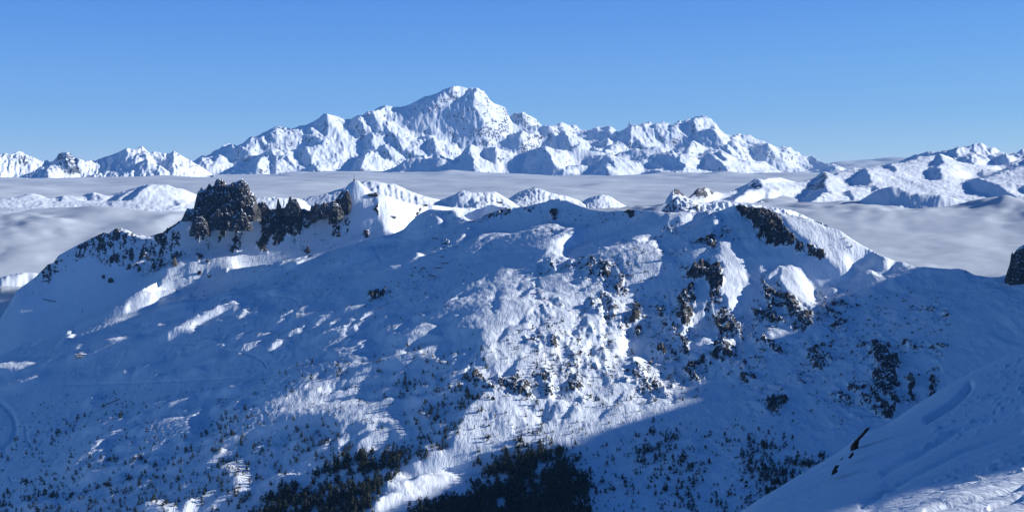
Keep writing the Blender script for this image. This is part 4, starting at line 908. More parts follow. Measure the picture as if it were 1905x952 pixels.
Mvis = MVv <= np.minimum.accumulate(MVv, axis=0) + .3
Mvis[0] = True
def ground(u, v, T=M, VV=None):
    VV = MVv if VV is None else VV
    i = float(np.interp(float(azim(u, v)), T.th, np.arange(len(T.th)))); i0 = int(round(i))
    col = VV[:, i0]; w_ = np.where(col <= v)[0]
    j = int(w_[0]) if len(w_) else int(col.argmin())
    return float(T.X[j, i0]), float(T.Y[j, i0]), float(T.z[j, i0]), float(T.r[j])

def tower(name, top, vbase, D, thick, seed, parent=None, du=.75, nr=60, amp=12., cell=19., material=None):
    tp = np.array(P(top)); uu = np.arange(tp[0, 0], tp[-1, 0] + .01, du); n = len(uu)
    rj = np.random.default_rng(seed + 5); kn = rj.normal(0, 1, 400)
    vt = np.interp(uu, tp[:, 0], tp[:, 1]) - 1.9 * np.abs(np.interp(uu / 3.1, np.arange(400) - 0., np.roll(kn, 0)[:400] if uu[-1] / 3.1 < 400 else np.resize(kn, 400))) * (len(uu) * du > 20) + .9
    edge = np.minimum((uu - uu[0]), (uu[-1] - uu)) / max(6., (uu[-1] - uu[0]) * .18)
    bulge = np.sqrt(np.clip(edge, 0, 1)) * .85 + .15
    th = azim(uu); tt = np.concatenate([np.linspace(0, 1, nr), np.linspace(1, 0, nr // 2)[1:]])
    side = np.concatenate([-np.ones(nr), np.ones(nr // 2 - 1)])
    TT, TH = np.meshgrid(tt, th, indexing='ij'); SD_ = side[:, None]
    VT = vt[None] * np.ones_like(TT); V = vbase + (VT - vbase) * TT
    mpp = D / F
    xw = (uu[None] * mpp) * np.ones_like(TT); zw = -V * mpp
    f1, e1 = facets(xw / cell + 7, zw / (cell * 1.5) + 900, seed, .5); f2, e2 = facets(xw / (cell * .42) + 50, zw / (cell * .5) + 800, seed + 1, .6)
    f3, e3 = facets(xw / (cell * .18) + 50, zw / (cell * .3) + 700, seed + 2, .7)
    prof = np.sqrt(np.clip(1 - TT ** 3.2, 0, 1)) * (1 - .35 * TT)
    dep = thick / 2 * prof * bulge[None] + (f1 - .5) * amp * (.25 + .75 * prof) + (f2 - .5) * amp * .45 + (f3 - .5) * amp * .16 - amp * .35 * (1 - sstep(e1, 0, .12))
    dep = np.maximum(dep, .6)
    R = D + SD_ * dep
    z = R * tan_el(uu[None] * np.ones_like(TT), V)
    X = R * np.sin(TH); Y = R * np.cos(TH)
    c0 = np.array([X.mean(), Y.mean(), z[0].mean()])
    co = np.stack([X, Y, z], -1).reshape(-1, 3) - c0
    i = np.arange(TT.size).reshape(TT.shape)
    q = np.stack([i[:-1, :-1], i[:-1, 1:], i[1:, 1:], i[1:, :-1]], -1).reshape(-1, 4)
    me = raw_mesh(name, co, q, False); me.materials.append(material or mat_crag)
    o = bpy.data.objects.new(name, me); sc.collection.objects.link(o); o.location = c0
    if parent is not None:
        o.location = Vector(c0) - parent.location; o.parent = parent
    return o
cx, cy, cz = place(410, 400, 6600)
cr = empty('rock_crag', (cx, cy, cz)); tag(cr, 'large jagged dark rock crag with two summits on the left ridge', 'rock crag')
tower('pinnacle', "338,407 345,393 348,387.4 354,389 360.5,387.4 363,376 366,364 368,358 372,353 375.6,348 378,353 383,352 387,346 390.7,343 394,349 398,346 401,337 404.6,332 407,336 409,335 413.4,333 417,338 421,344.5 426,347 431,360 438,380 442,400", 412, 6615, 130, 11, cr)
tower('pinnacle', "404,405 410,380 416,362 423,346 428,343 433.6,338 437,339 440,338 444,336.5 448.7,335.7 452,337 456,338 461,340.7 463,348 466,353 469,357 474,361 476,368 477.7,376 482,388 486,398", 412, 6580, 130, 21, cr)
tower('pinnacle', "384,420 390,404 397,398 402,391 408,388 414,396 418,408 424,425", 428, 6520, 50, 25, cr, amp=6, cell=9)
tower('pinnacle', "425,425 432,405 441,398 450,392 457,398 462,410 470,424", 430, 6500, 60, 27, cr, amp=6, cell=9)
tower('pinnacle', "352,432 358,414 366,404 376,402 384,412 388,425 392,436", 440, 6490, 50, 28, cr, amp=6, cell=9)
tag(tower('rock_needle', "512,394 514.5,383 516,371 517.2,366.2 519,369 520.5,377 523,382 526,392", 402, 6600, 26, 31, None, .4, 50, 4, 7), 'thin upright rock needle standing alone right of the big crag', 'rock')
tag(tower('rock_fin', "528,392 532,381 536,377 538,368 541,364.8 543,368 548,368.6 552,370.5 554,377 558,385 564,394", 402, 6600, 50, 33, None, .5, 50, 5, 9), 'pointed rock fin with a snow patch, between the needle and the summit mast', 'rock')
tag(tower('rock_outcrop', "476,396 479,381 484,378 491.6,376 496,381 501,389 506,398", 404, 6600, 40, 35, None, .5, 40, 5, 9), 'low rocky step close against the right foot of the big crag', 'rock')
tag(tower('rock_outcrop', "572,404 576,392 579,383 583,384 590,378 597,381 604,375 612,376 620,373 626,377 634,384 640,398", 408, 6600, 60, 37, None, .6, 50, 6, 10), 'broken dark rock ridge rising toward the summit mast from the left', 'rock')
tag(tower('rock_outcrop', "622,388 630,373 636,367 641,359 645,354 649,357 652,366 655,382", 400, 6640, 46, 39, None, .6, 50, 6, 9), 'steep dark cliff just below and left of the summit mast', 'rock')
tag(tower('rock_tower', "1871,520 1876,503 1879,495 1881,485 1882,475 1884,468 1886,473 1887.6,472 1890,468 1894,463 1899,459 1905,456 1915,448 1930,440 1950,436 1975,445 1990,470", 552, 4440, 90, 45, None, .7, 90, 8, 12), 'grey rock tower cut by the right edge of the picture above the snow saddle', 'rock')

# boulders: convex blocks cut by random planes
def boulder_mesh(seed, sub=2):
    r_ = random.Random(seed); bm = bmesh.new(); bmesh.ops.create_icosphere(bm, subdivisions=sub, radius=1)
    pl = []
    for _ in range(12):
        n = Vector((r_.gauss(0, 1), r_.gauss(0, 1), r_.gauss(0, 1))).normalized(); pl.append((n, r_.uniform(.34, .78)))
    for v in bm.verts:
        for n, d_ in pl:
            k = v.co.dot(n)
            if k > d_: v.co -= n * (k - d_)
        v.co *= 1 + r_.uniform(-.09, .09)
    me = bpy.data.meshes.new('boulder'); bm.to_mesh(me); bm.free(); me.materials.append(mat_boulder); return me
BM = [boulder_mesh(k) for k in range(5)]
def boulder(u, v, w_px, h_px, label, k=0, D=None, group=None, rz=0., T=M, VV=None, sink=.3, tilt=0.):
    x, y, z, r = ground(u, v, T, VV); m = r / F
    o = link('boulder', BM[k % 5]); o.location = (x, y, z + h_px * m * (.5 - sink)); o.scale = (w_px * m * .5, w_px * m * .5, h_px * m * .58); o.rotation_euler = (tilt, 0, rz)
    tag(o, label, 'boulder', group); return o
boulder(1176, 598, 14, 17, 'large dark boulder on the bright snow chute casting a shadow to its left', 1)
boulder(1187, 628, 13, 15, 'dark boulder just below the largest one at the edge of the shaded gully', 2)
boulder(1167, 690, 9, 8, 'small boulder in the sunlit gully below the two large ones', 3)
boulder(1211, 676, 13, 11, 'pale boulder at the top of the sunlit rocky rib beside the gully', 0)
boulder(1348, 617, 20, 26, 'big dark rock block low on the central rocky rib', 4)
boulder(1322, 456, 14, 14, 'dark rock at the foot of the narrow sunlit rib below the crest', 2)
boulder(1175, 403, 13, 11, 'round dark rock just below the crest at the centre right', 1)
boulder(1032, 408, 13, 11, 'dark rock patch below the first summit of the main crest', 0)
boulder(1027, 431, 6, 5, 'small isolated rock on the rippled snow under the main crest', 3)
boulder(573, 472, 9, 17, 'tall dark rock standing alone on the shaded slope right of the crag', 2)
boulder(683, 443, 9, 12, 'snow capped rock on the shaded slope left of the sunlit piste', 1)
boulder(372, 510, 10, 11, 'left of a pair of rocks with sunlit tops below the crag', 3)
boulder(388, 517, 9, 10, 'right of a pair of rocks below the crag', 4)
boulder(207, 526, 12, 12, 'round dark boulder on the far left slope', 1)
boulder(192, 520, 9, 9, 'smaller boulder left of the round one on the far left slope', 0)
boulder(241, 503, 9, 13, 'upright dark rock high on the left slope', 2)
boulder(217, 488, 11, 20, 'steep dark rock slab high on the far left slope', 3)
boulder(274, 484, 9, 16, 'dark rock below the left ridge with smaller ones at its side', 4)
boulder(325, 495, 15, 20, 'broad dark rock group below the left end of the crag', 0)
boulder(917, 745, 9, 9, 'dark block on the brightest snow above the forest', 1)
FVu, FVv = vproj(FG)
def fboulder(u, v, w, d, h, rz, ry, label, k):
    x, y, z, r = ground(u, v, FG, FVv)
    o = link('boulder', BM[k]); o.location = (x, y, z + h * .12); o.scale = (w, d, h); o.rotation_euler = (0, ry, rz); tag(o, label, 'boulder'); return o
mat_dark = crag_mat('near_rock', .12, (.13, .085, .055), (.055, .04, .03), 1.4, 1.7)
def near_rock(name, outline, D, thick, label, seed):
    """a rock whose side is seen against the far slope: closed, faceted, with real thickness"""
    p = np.array(P(outline)); c = p.mean(0); D = ground(c[0] + 6, c[1] + 14, FG, FVv)[3] + thick * .1
    bm = bmesh.new(); x0, y0, z0 = place(c[0], c[1], D); r_ = random.Random(seed)
    rings = []
    n = 40; cum = np.concatenate([[0], np.cumsum(np.hypot(*np.diff(np.vstack([p, p[:1]]), axis=0).T))])
    q = np.linspace(0, cum[-1], n, endpoint=False); pp = np.vstack([p, p[:1]])
    ou = np.interp(q, cum, pp[:, 0]) ; ov = np.interp(q, cum, pp[:, 1])
    for dd_, sc_ in ((-.5, .45), (-.42, .8), (-.2, .98), (.1, 1.0), (.4, .9), (.5, .5)):
        ring = []
        for k in range(n):
            uu = c[0] + (ou[k] - c[0]) * sc_ + r_.uniform(-.7, .7); vv = c[1] + (ov[k] - c[1]) * sc_ + r_.uniform(-.7, .7)
            x, y, z = place(uu, vv, D + thick * (dd_ + r_.uniform(-.05, .05))); ring.append(bm.verts.new((x - x0, y - y0, z - z0)))
        rings.append(ring)
    for a_, b_ in zip(rings[:-1], rings[1:]):
        for k in range(n): bm.faces.new((a_[k], a_[(k + 1) % n], b_[(k + 1) % n], b_[k]))
    for ring, fl in ((rings[0], True), (rings[-1], False)):
        x = sum((v.co for v in ring), Vector()) / n; cv = bm.verts.new(x)
        for k in range(n):
            f = (cv, ring[(k + 1) % n], ring[k]) if fl else (cv, ring[k], ring[(k + 1) % n]); bm.faces.new(f)
    bmesh.ops.recalc_face_normals(bm, faces=bm.faces); me = bpy.data.meshes.new(name); bm.to_mesh(me); bm.free(); me.materials.append(mat_dark)
    o = link(name, me, loc=(x0, y0, z0)); tag(o, label, 'rock'); return o
near_rock('boulder', "1618,793 1611,796 1605,804 1598,811 1592,817 1586,824 1582,830 1583,841 1590,839 1597,831 1595,824 1600,816 1608,808 1616,798", 186, 2.0, 'long dark rock breaking through the snow on the edge of the foreground slope', 1)
near_rock('boulder', "1588,840 1583,843 1578,852 1583,851 1588,845", 184, .8, 'small dark rock just below the long rock on the edge of the foreground slope', 2)
near_rock('boulder', "1562,865 1554,865 1549,874 1546,884 1552,881 1559,876 1556,872", 164, 1.3, 'lowest dark rock on the left edge of the foreground slope', 3)
near_rock('boulder', "1569,850 1565,853 1562,856 1566,854", 174, .4, 'tiny rock chip between the dark rocks on the foreground edge', 4)

# ---- scattering on the massif
gr = np.gradient(M.r)[:, None] * np.ones_like(M.z); cell_area = gr * M.r[:, None] * (M.th[1] - M.th[0])
def density(items, blur=4.):
    c = np.zeros((MH, MW))
    for dv, p_ in items: raster(P(p_), c, dv, 'max')
    c = gblur(c, blur)
    return samp(c, MUv + jitM * 11 + MU, MVv + jit2M * 8 + MV) * Mvis
def scatter(dens, per_m2, cap, seed):
    g = np.random.default_rng(seed); lamb = np.maximum(dens * cell_area * per_m2, 0) * (dens > .01)
    tot = lamb.sum(); n = min(cap, g.poisson(tot))
    idx = g.choice(lamb.size, size=n, p=(lamb / tot).ravel()); j, i = np.unravel_index(idx, lamb.shape)
    j2 = np.clip(j + g.uniform(-.5, .5, n), 0, M.z.shape[0] - 1.01); i2 = np.clip(i + g.uniform(-.5, .5, n), 0, M.z.shape[1] - 1.01)
    return samp(M.X, i2, j2), samp(M.Y, i2, j2), samp(M.z, i2, j2), samp(MUv, i2, j2), samp(MVv, i2, j2)
TREES = [(1.0, "860,855 900,838 960,842 1000,838 1040,842 1062,850 1085,885 1100,960 1100,1060 740,1060 760,952 800,940 860,930 900,905 905,880 880,870"), (.9, "930,820 960,812 1000,815 1062,815 1065,842 1000,845 940,845"),
 (.75, "480,1000 480,930 520,905 560,895 600,900 640,905 690,895 700,880 690,905 735,900 715,930 690,952 680,1000"), (.85, "590,880 600,852 640,845 700,845 735,850 760,862 740,885 700,892 650,888 610,890"),
 (.5, "600,850 690,845 780,830 800,850 770,870 720,860 640,880"), (.22, "-60,1000 -60,940 100,890 250,862 400,835 470,880 500,905 480,1000"), (.4, "380,1000 400,930 440,910 480,930 490,1000"),
 (.10, "100,885 130,862 220,830 330,802 360,812 280,838 190,875 120,895"), (.05, "0,850 60,810 140,770 260,740 270,760 150,830 50,870"), (.14, "320,905 300,850 420,790 480,760 480,860 440,900"),
 (.75, "838,722 865,700 885,715 882,750 868,772 862,800 835,825 820,835 790,840 810,815 838,790 850,760"), (.4, "700,842 780,812 830,820 840,840 790,850"),
 (.85, "1188,812 1210,803 1228,820 1234,850 1222,892 1208,888 1196,862 1182,842"), (.45, "1230,798 1262,790 1262,832 1244,836"), (.8, "1244,852 1262,842 1276,862 1290,905 1296,960 1270,960 1262,905 1248,880"),
 (.65, "1372,812 1395,806 1420,815 1448,830 1444,852 1400,842 1384,838"), (.8, "1382,850 1420,850 1470,862 1530,845 1535,862 1500,885 1470,905 1440,925 1410,905 1390,880"), (.7, "1440,905 1470,905 1430,940 1410,960 1370,960 1400,930"),
 (.10, "1090,825 1180,800 1440,795 1500,850 1440,960 1090,960"), (.18, "1110,880 1190,870 1180,940 1110,940"), (.05, "880,640 1050,600 1200,660 1290,745 1180,790 1000,830 870,820 860,740"),
 (.25, "485,800 560,785 640,800 640,850 560,862 490,880"), (.2, "700,690 800,695 830,730 800,760 740,735"), (.35, "765,745 830,740 835,780 790,800 765,780"), (.08, "520,700 700,660 850,650 850,700 700,690 560,740")]
BARE = "700,928 735,885 760,880 800,872 890,868 893,882 845,900 820,928 770,932 735,938"
td = density(TREES, 8.)
bare = np.zeros((MH, MW)); raster(P(BARE), bare, 1.); bare = gblur(bare, 3.)
td *= 1 - .93 * samp(bare, MUv + MU, MVv + MV)
cl = on_grid(M, spec(nq_m, ns_m, 3, 14, 1.0, 81)); td *= np.where(td < .6, np.clip(.25 + 1.1 * np.maximum(cl + .1, 0) ** 1.4, 0, 3.2), 1.0)
td *= np.where(MUv < 860, 1.35, 1.0)
opn = np.clip(1.25 + .9 * on_grid(M, spec(nq_m, ns_m, 4, 22, 1.2, 82)), .04, 1.6); td *= np.where(td >= .6, opn, 1.0)
tx, ty, tz, tu, tv = scatter(td, 1 / 48., 9000, 5)
keep = (tu > -40) & (tu < 1945); tx, ty, tz, tu, tv = (a_[keep] for a_ in (tx, ty, tz, tu, tv))
g_ = np.random.default_rng(9); dl_ = samp(gblur(np.clip(litmap(0, [(O_, 1., TREES[0][1]), (O_, 1., TREES[3][1]), (O_, .9, TREES[2][1])]), 0, 1), 12.), tu + MU, tv + MV)
hgt = (6.0 + 13.5 * g_.random(len(tx)) ** 1.5) * (.72 + .55 * dl_) * np.where(g_.random(len(tx)) < .2, .55, 1)
def foliage_mat():
    def b(t, N, L):
        n = noise_(t, .35, 4, .65); g = N('ShaderNodeNewGeometry')
        bs = N('ShaderNodeBsdfPrincipled'); bs.inputs['Roughness'].default_value = .85; bs.inputs['Specular IOR Level'].default_value = .1
        c = mixc(t, ramp_(t, n, .35, .65), (.020, .030, .018), (.045, .056, .034))
        c = mixc(t, math_(t, 'MULTIPLY', g.outputs['Random Per Island'], .5), c, (.035, .035, .030))
        L(c, bs.inputs['Base Color'])
        o = N('ShaderNodeOutputMaterial'); L(bs.outputs[0], o.inputs[0])
    return mat('pine_needles', b)
mat_fol = foliage_mat(); mat_bark = plain('pine_bark', (.07, .05, .04), grain=.3, gs=2.)
def crown_mesh(seed, n, lo=False):
    """needle clumps through the volume of a slightly lopsided pine crown one metre tall"""
    r_ = np.random.default_rng(seed); co = []; fc = []
    lean = r_.normal(0, .03, 2); wmax = r_.uniform(.20, .27); top = r_.uniform(.5, 1.1)
    for k in range(n):
        t = r_.random() ** .8; z = .12 + .88 * t
        rad = wmax * (1 - t) ** (top * .75) * (.55 + .45 * min(1, t * 7)) + .015
        a_ = r_.uniform(0, 2 * math.pi); rr = rad * math.sqrt(r_.random()) * r_.uniform(.8, 1.25)
        c = np.array([rr * math.cos(a_) + lean[0] * t, rr * math.sin(a_) + lean[1] * t, z])
        s_ = (.05 if not lo else .105) * (1.25 - .6 * t) * r_.uniform(.7, 1.3)
        out = np.array([math.cos(a_), math.sin(a_), r_.uniform(-.5, .3)]); out /= np.linalg.norm(out)
        sd = np.cross(out, [0, 0, 1]); sd /= np.linalg.norm(sd); up = np.cross(sd, out) + r_.normal(0, .3, 3)
        b0 = len(co)
        co += [c + out * s_ * 1.5, c + sd * s_, c - sd * s_, c + up * s_ * .8]
        fc += [(b0, b0 + 1, b0 + 3), (b0, b0 + 3, b0 + 2), (b0, b0 + 2, b0 + 1)] if not lo else [(b0, b0 + 1, b0 + 3), (b0, b0 + 3, b0 + 2)]
    return np.array(co), np.array(fc)
CR = []
for k in range(6):
    c_, f_ = crown_mesh(500 + k, 120); me = raw_mesh('crown', c_, f_); me.materials.append(mat_fol); CR.append(me)
def trunk_mesh():
    bm = bmesh.new(); bmesh.ops.create_cone(bm, cap_ends=True, segments=7, radius1=.028, radius2=.006, depth=.85)
    for v in bm.verts: v.co.z += .40
    for k in range(7):
        a_ = k * 2.4; z = .2 + k * .09; L_ = .12 * (1 - z)
        vs = [bm.verts.new(p_) for p_ in ((0, 0, z), (0, 0, z + .015), (math.cos(a_) * L_ * 1.3, math.sin(a_) * L_ * 1.3, z - .01))]; bm.faces.new(vs)
    me = bpy.data.meshes.new('trunk'); bm.to_mesh(me); bm.free(); me.materials.append(mat_bark); return me
TRK = trunk_mesh()
# the 300 that show largest are trees of their own
size = hgt / np.hypot(tx, ty) * F; big = np.argsort(-size * np.where(tv < 960, 1, .0))[:300]; isbig = np.zeros(len(tx), bool); isbig[big] = True
def tree_label(u, v):
    if 740 < u < 1105 and v > 812:
        if v < 862: return ('dark pine on the upper edge of the dense forest at the bottom centre', 'pines on the upper edge of the bottom forest')
        if u < 880: return ('dark pine in the thinner left part of the dense bottom forest beside the sunlit clearing', 'pines in the left part of the bottom forest')
        if u > 1040: return ('dark pine on the right edge of the dense forest at the bottom centre', 'pines on the right edge of the bottom forest')
        if v > 922: return ('dark pine in the dense forest cut by the lower edge of the picture', 'pines along the lower edge of the picture')
        return ('dark pine in the middle of the dense shaded forest at the bottom centre', 'pines in the middle of the bottom forest')
    if 1105 <= u < 1320: return ('dark pine in the shaded clumps on the slope right of the forest', 'pines in clumps right of the forest')
    if u >= 1320: return ('dark pine in the shade behind the foreground slope', 'pines behind the foreground slope')
    if 560 < u <= 860 and v > 780: return ('dark pine at the edge of the sunlit clearings above the bottom of the picture', 'pines around the sunlit clearings')
    if u <= 560: return ('dark pine on the lower left slope', 'pines on the lower left slope')
    return ('small pine on the sunlit spur above the forest', 'pines on the sunlit spur')
tree0 = empty('pine_tree', (0, 0, 0)); trunk0 = link('trunk', TRK, tree0); crown0 = link('crown', CR[0], tree0)
first = True
for n_, i in enumerate(big):
    if first: o, a_, b_ = tree0, trunk0, crown0; first = False
    else:
        o = tree0.copy(); a_ = trunk0.copy(); b_ = crown0.copy()
        for q_ in (o, a_, b_): sc.collection.objects.link(q_)
        a_.parent = o; b_.parent = o; b_.data = CR[n_ % 6]
    h_ = float(hgt[i]) * (1.12 if first else 1.12); o.location = (float(tx[i]), float(ty[i]), float(tz[i]) - .3); o.scale = (h_, h_, h_); o.rotation_euler = (0, 0, random.uniform(0, 6.28))
    lb, gp = tree_label(tu[i], tv[i]); tag(o, lb, 'tree', gp)
def joined(name, protos, xs, ys, zs, hs, material, wide=None, seed=1, kind='stuff'):
    r_ = np.random.default_rng(seed); cs = []; fs = []; off = 0; w_ = np.ones(len(xs)) if wide is None else wide
    ki = r_.integers(0, len(protos), len(xs)); ang = r_.uniform(0, 6.283, len(xs))
    for k, (c_, f_) in enumerate(protos):
        m = np.where(ki == k)[0]
        if not len(m): continue
        ca, sa = np.cos(ang[m])[:, None], np.sin(ang[m])[:, None]; hh = hs[m][:, None]
        X = (c_[None, :, 0] * ca - c_[None, :, 1] * sa) * hh * w_[m][:, None] + xs[m][:, None]; Y = (c_[None, :, 0] * sa + c_[None, :, 1] * ca) * hh * w_[m][:, None] + ys[m][:, None]
        Z = c_[None, :, 2] * hh + zs[m][:, None]
        cs.append(np.stack([X, Y, Z], -1).reshape(-1, 3)); fs.append((f_[None] + (np.arange(len(m)) * len(c_))[:, None, None] + off).reshape(-1, f_.shape[1])); off += len(m) * len(c_)
    me = raw_mesh(name, np.concatenate(cs), np.concatenate(fs)); me.materials.append(material); o = link(name, me); o['kind'] = kind; return o
rest = ~isbig
joined('pine_forest', [crown_mesh(600 + k, 46, True) for k in range(8)], tx[rest], ty[rest], tz[rest] - .3, hgt[rest] * 1.1, mat_fol)
print('trees', len(tx), round(time.time() - T0, 1))
# scrub and stones too small to pick apart
SCRUB = [(.8, "960,700 1050,690 1120,720 1100,780 980,770"), (.6, "870,640 940,620 1000,600 1100,560 1170,600 1150,700 1240,760 1180,790 1050,820 880,830 850,780 900,700"), (.5, "1090,830 1440,800 1440,960 1090,960"),
 (.8, "1110,880 1200,870 1190,940 1110,940"), (.35, "480,700 700,660 850,640 850,840 600,860 400,880 380,820"), (.5, "660,690 830,690 830,790 740,760"), (.25, "0,760 200,730 480,720 480,950 0,950"), (.6, "690,535 800,500 800,530 740,560 690,565"),
 (.16, "620,560 860,470 900,560 700,640"), (.4, "815,440 900,440 900,470 815,470"), (.14, "300,430 640,430 640,640 300,600"), (.6, "1200,600 1320,600 1300,740 1180,740"), (.45, "1330,560 1760,540 1760,700 1640,790 1380,780"), (.3, "1480,400 1600,450 1640,480 1560,480"), (.25, "1000,380 1400,385 1400,430 1000,420"),
 (.8, "1150,470 1240,440 1220,560 1100,560 1060,520"), (.6, "60,500 140,465 200,445 200,470 60,560"), (.5, "860,380 1000,380 900,420 780,450")]
sd_ = density(SCRUB, 8.) * np.clip(.15 + 1.4 * np.maximum(cl + .15, 0) ** 1.5, 0, 3.)
sx_, sy_, sz_, su_, sv_ = scatter(sd_, 1 / 120., 13000, 6)
st = [(np.array([(c.co.x, c.co.y, c.co.z) for c in me.vertices]), np.array([tuple(p.vertices) for p in me.polygons])) for me in (boulder_mesh(70 + k, 1) for k in range(5))]
sh_ = (.6 + 2.3 * g_.random(len(sx_)) ** 2.2)
half = g_.random(len(sx_)) < .55
joined('scattered_stones', st, sx_[half], sy_[half], sz_[half], sh_[half], mat_boulder, wide=np.full(half.sum(), 1.25), seed=3)
joined('juniper_scrub', [crown_mesh(700 + k, 30, True) for k in range(5)], sx_[~half], sy_[~half], sz_[~half] - .3, sh_[~half] * 2.2, mat_fol, wide=np.full((~half).sum(), 2.1), seed=4)
# boulders one can still make out
rd = density([(.5, "1090,500 1180,470 1230,500 1180,560 1100,550"), (.5, "960,600 1100,570 1160,600 1150,700 1050,740 960,720"), (1., "1190,650 1300,700 1280,750 1220,740"), (.5, "1240,400 1320,400 1300,440 1240,430"), (.6, "1380,560 1500,540 1520,620 1400,660"),
  (.4, "1540,540 1740,560 1720,700 1560,760"), (.7, "690,535 790,505 780,530 700,560"), (.3, "150,480 340,470 340,520 200,520"), (.4, "560,390 650,390 620,420 560,440"), (.4, "1510,410 1620,470 1600,480 1520,440")], 4.)
bx_, by_, bz_, bu_, bv_ = scatter(rd, 1 / 900., 240, 8)
for i in range(len(bx_)):
    o = link('boulder', BM[i % 5]); h_ = random.uniform(1.6, 4.6); o.location = (float(bx_[i]), float(by_[i]), float(bz_[i]) + h_ * .1); o.scale = (h_ * random.uniform(.8, 1.5), h_ * random.uniform(.8, 1.5), h_); o.rotation_euler = (0, 0, random.uniform(0, 6))
    if bu_[i] < 500: lb = ('small dark rock among others on the slope under the left ridge', 'rocks under the left ridge')
    elif bu_[i] < 860: lb = ('small dark rock among others on the shaded snow left of centre', 'rocks on the shaded snow left of centre')
    elif bu_[i] < 1195: lb = ('small dark rock among others on the sunlit spur', 'rocks on the sunlit spur')
    elif bu_[i] < 1530: lb = ('small dark rock among others on the rocky ribs right of the gully', 'rocks on the rocky ribs')
    else: lb = ('small dark rock among others on the steep shaded face at the right', 'rocks on the shaded right face')
    tag(o, lb[0], 'boulder', lb[1])
print('scatter', len(sx_), len(bx_), round(time.time() - T0, 1))

# ------------------------------------------------------------------ what people have built
m_wood = plain('dark_timber', (.07, .045, .03), grain=.25, gs=1.5); m_steel = plain('grey_steel', (.16, .17, .18), rough=.5, metal=.6, grain=.1); m_pane = plain('window_glass', (.05, .07, .09), rough=.1)
m_snow = plain('roof_snow', SNOW, grain=.02, gs=.5); m_conc = plain('concrete', (.3, .29, .27), grain=.12, gs=.8); m_white = plain('white_paint', (.75, .75, .74), grain=.05)
def boxes(name, items, material, parent=None, bevel=0.):
    bm = bmesh.new()
    for (cx_, cy_, cz_, sx, sy, sz) in items:
        r_ = bmesh.ops.create_cube(bm, size=1.)
        for v in r_['verts']: v.co = Vector((v.co.x * sx + cx_, v.co.y * sy + cy_, v.co.z * sz + cz_))
    if bevel: bmesh.ops.bevel(bm, geom=list(bm.edges), offset=bevel, segments=1, affect='EDGES')
    me = bpy.data.meshes.new(name); bm.to_mesh(me); bm.free(); me.materials.append(material); return link(name, me, parent)
def gable(name, L_, W_, z0, h, over, material, parent, thick=.5):
    bm = bmesh.new(); a = L_ / 2 + over; b = W_ / 2 + over; z0 -= .0
    pts = [(-a, -b, z0), (a, -b, z0), (a, b, z0), (-a, b, z0), (-a, 0, z0 + h), (a, 0, z0 + h)]
    lo = [bm.verts.new(p_) for p_ in pts]; hi = [bm.verts.new((p_[0], p_[1], p_[2] + thick)) for p_ in pts]
    for f in ((hi[0], hi[1], hi[5], hi[4]), (hi[2], hi[3], hi[4], hi[5]), (lo[1], lo[0], lo[4], lo[5]), (lo[3], lo[2], lo[5], lo[4]), (lo[0], lo[1], hi[1], hi[0]), (lo[2], lo[3], hi[3], hi[2]),
              (lo[1], lo[5], hi[5], hi[1]), (lo[5], lo[2], hi[2], hi[5]), (lo[3], lo[4], hi[4], hi[3]), (lo[4], lo[0], hi[0], hi[4])): bm.faces.new(f)
    bmesh.ops.recalc_face_normals(bm, faces=bm.faces); me = bpy.data.meshes.new(name); bm.to_mesh(me); bm.free(); me.materials.append(material); return link(name, me, parent)
def house(u, v, L_, W_, H, rz, label, cat, nwin=5, roofh=2.5, name='mountain_hut', wallm=None, flat=False):
    x, y, z, r = ground(u, v); e = empty(name, (x, y, z), rz); tag(e, label, cat)
    boxes('wall', [(0, 0, H / 2 - 1.5, L_, W_, H + 3)], wallm or m_wood, e)
    if flat: boxes('roof', [(0, 0, H + .35, L_ + 1.6, W_ + 1.6, .7)], m_snow, e, .1)
    else: gable('roof', L_, W_, H + .01, roofh, .9, m_snow, e)
    for k in range(nwin):
        boxes('window', [(-L_ / 2 + (k + .5) * L_ / nwin, -W_ / 2 - .06, H * .55, L_ / nwin * .6, .12, H * .38)], m_pane, e)
    boxes('door', [(L_ / 2 + .06, 0, 1.1, .12, 1.4, 2.2)], m_wood, e)
    return e
rs = house(152, 664, 38, 13, 5.5, .18, 'long dark mountain restaurant with a snow covered roof on the lower left slope', 'restaurant', 9, 2.2, 'mountain_restaurant')
boxes('upper_storey', [(-8, 1, 8.2, 12, 8, 4)], m_wood, rs); gable('upper_roof', 12, 8, 10.2, 1.6, .8, m_snow, rs)
boxes('terrace', [(4, -12, .6, 40, 10, 1.0)], m_snow, rs, .1); boxes('chimney', [(6, 2, 9, 1.4, 1.4, 4)], m_conc, rs)
for k in range(5): boxes('post', [(-14 + k * 9, -16.6, -.8, .5, .5, 4.6)], m_wood, rs)
x, y, z, r = ground(659, 336.5)
ms = empty('radio_mast', (x, y, z + .5)); tag(ms, 'thin radio mast with a small hut on the pointed summit behind the crag', 'mast')
def mastparts(e, h, w_):
    bm = bmesh.new(); bmesh.ops.create_cone(bm, cap_ends=True, segments=8, radius1=w_, radius2=w_ * .45, depth=h)
    for q_ in bm.verts: q_.co.z += h / 2
    me = bpy.data.meshes.new('pole'); bm.to_mesh(me); bm.free(); me.materials.append(m_steel); link('pole', me, e)
    for k, zz in enumerate((.45, .6, .78)): boxes('antenna', [(.9 * (-1) ** k, 0, h * zz, 1.3, .5, 1.8)], m_steel, e)
mastparts(ms, 25, 1.35); boxes('base_hut', [(0, 0, 1.8, 8, 6, 3.8)], m_wood, ms); boxes('roof', [(0, 0, 4.0, 9, 7, .5)], m_snow, ms)
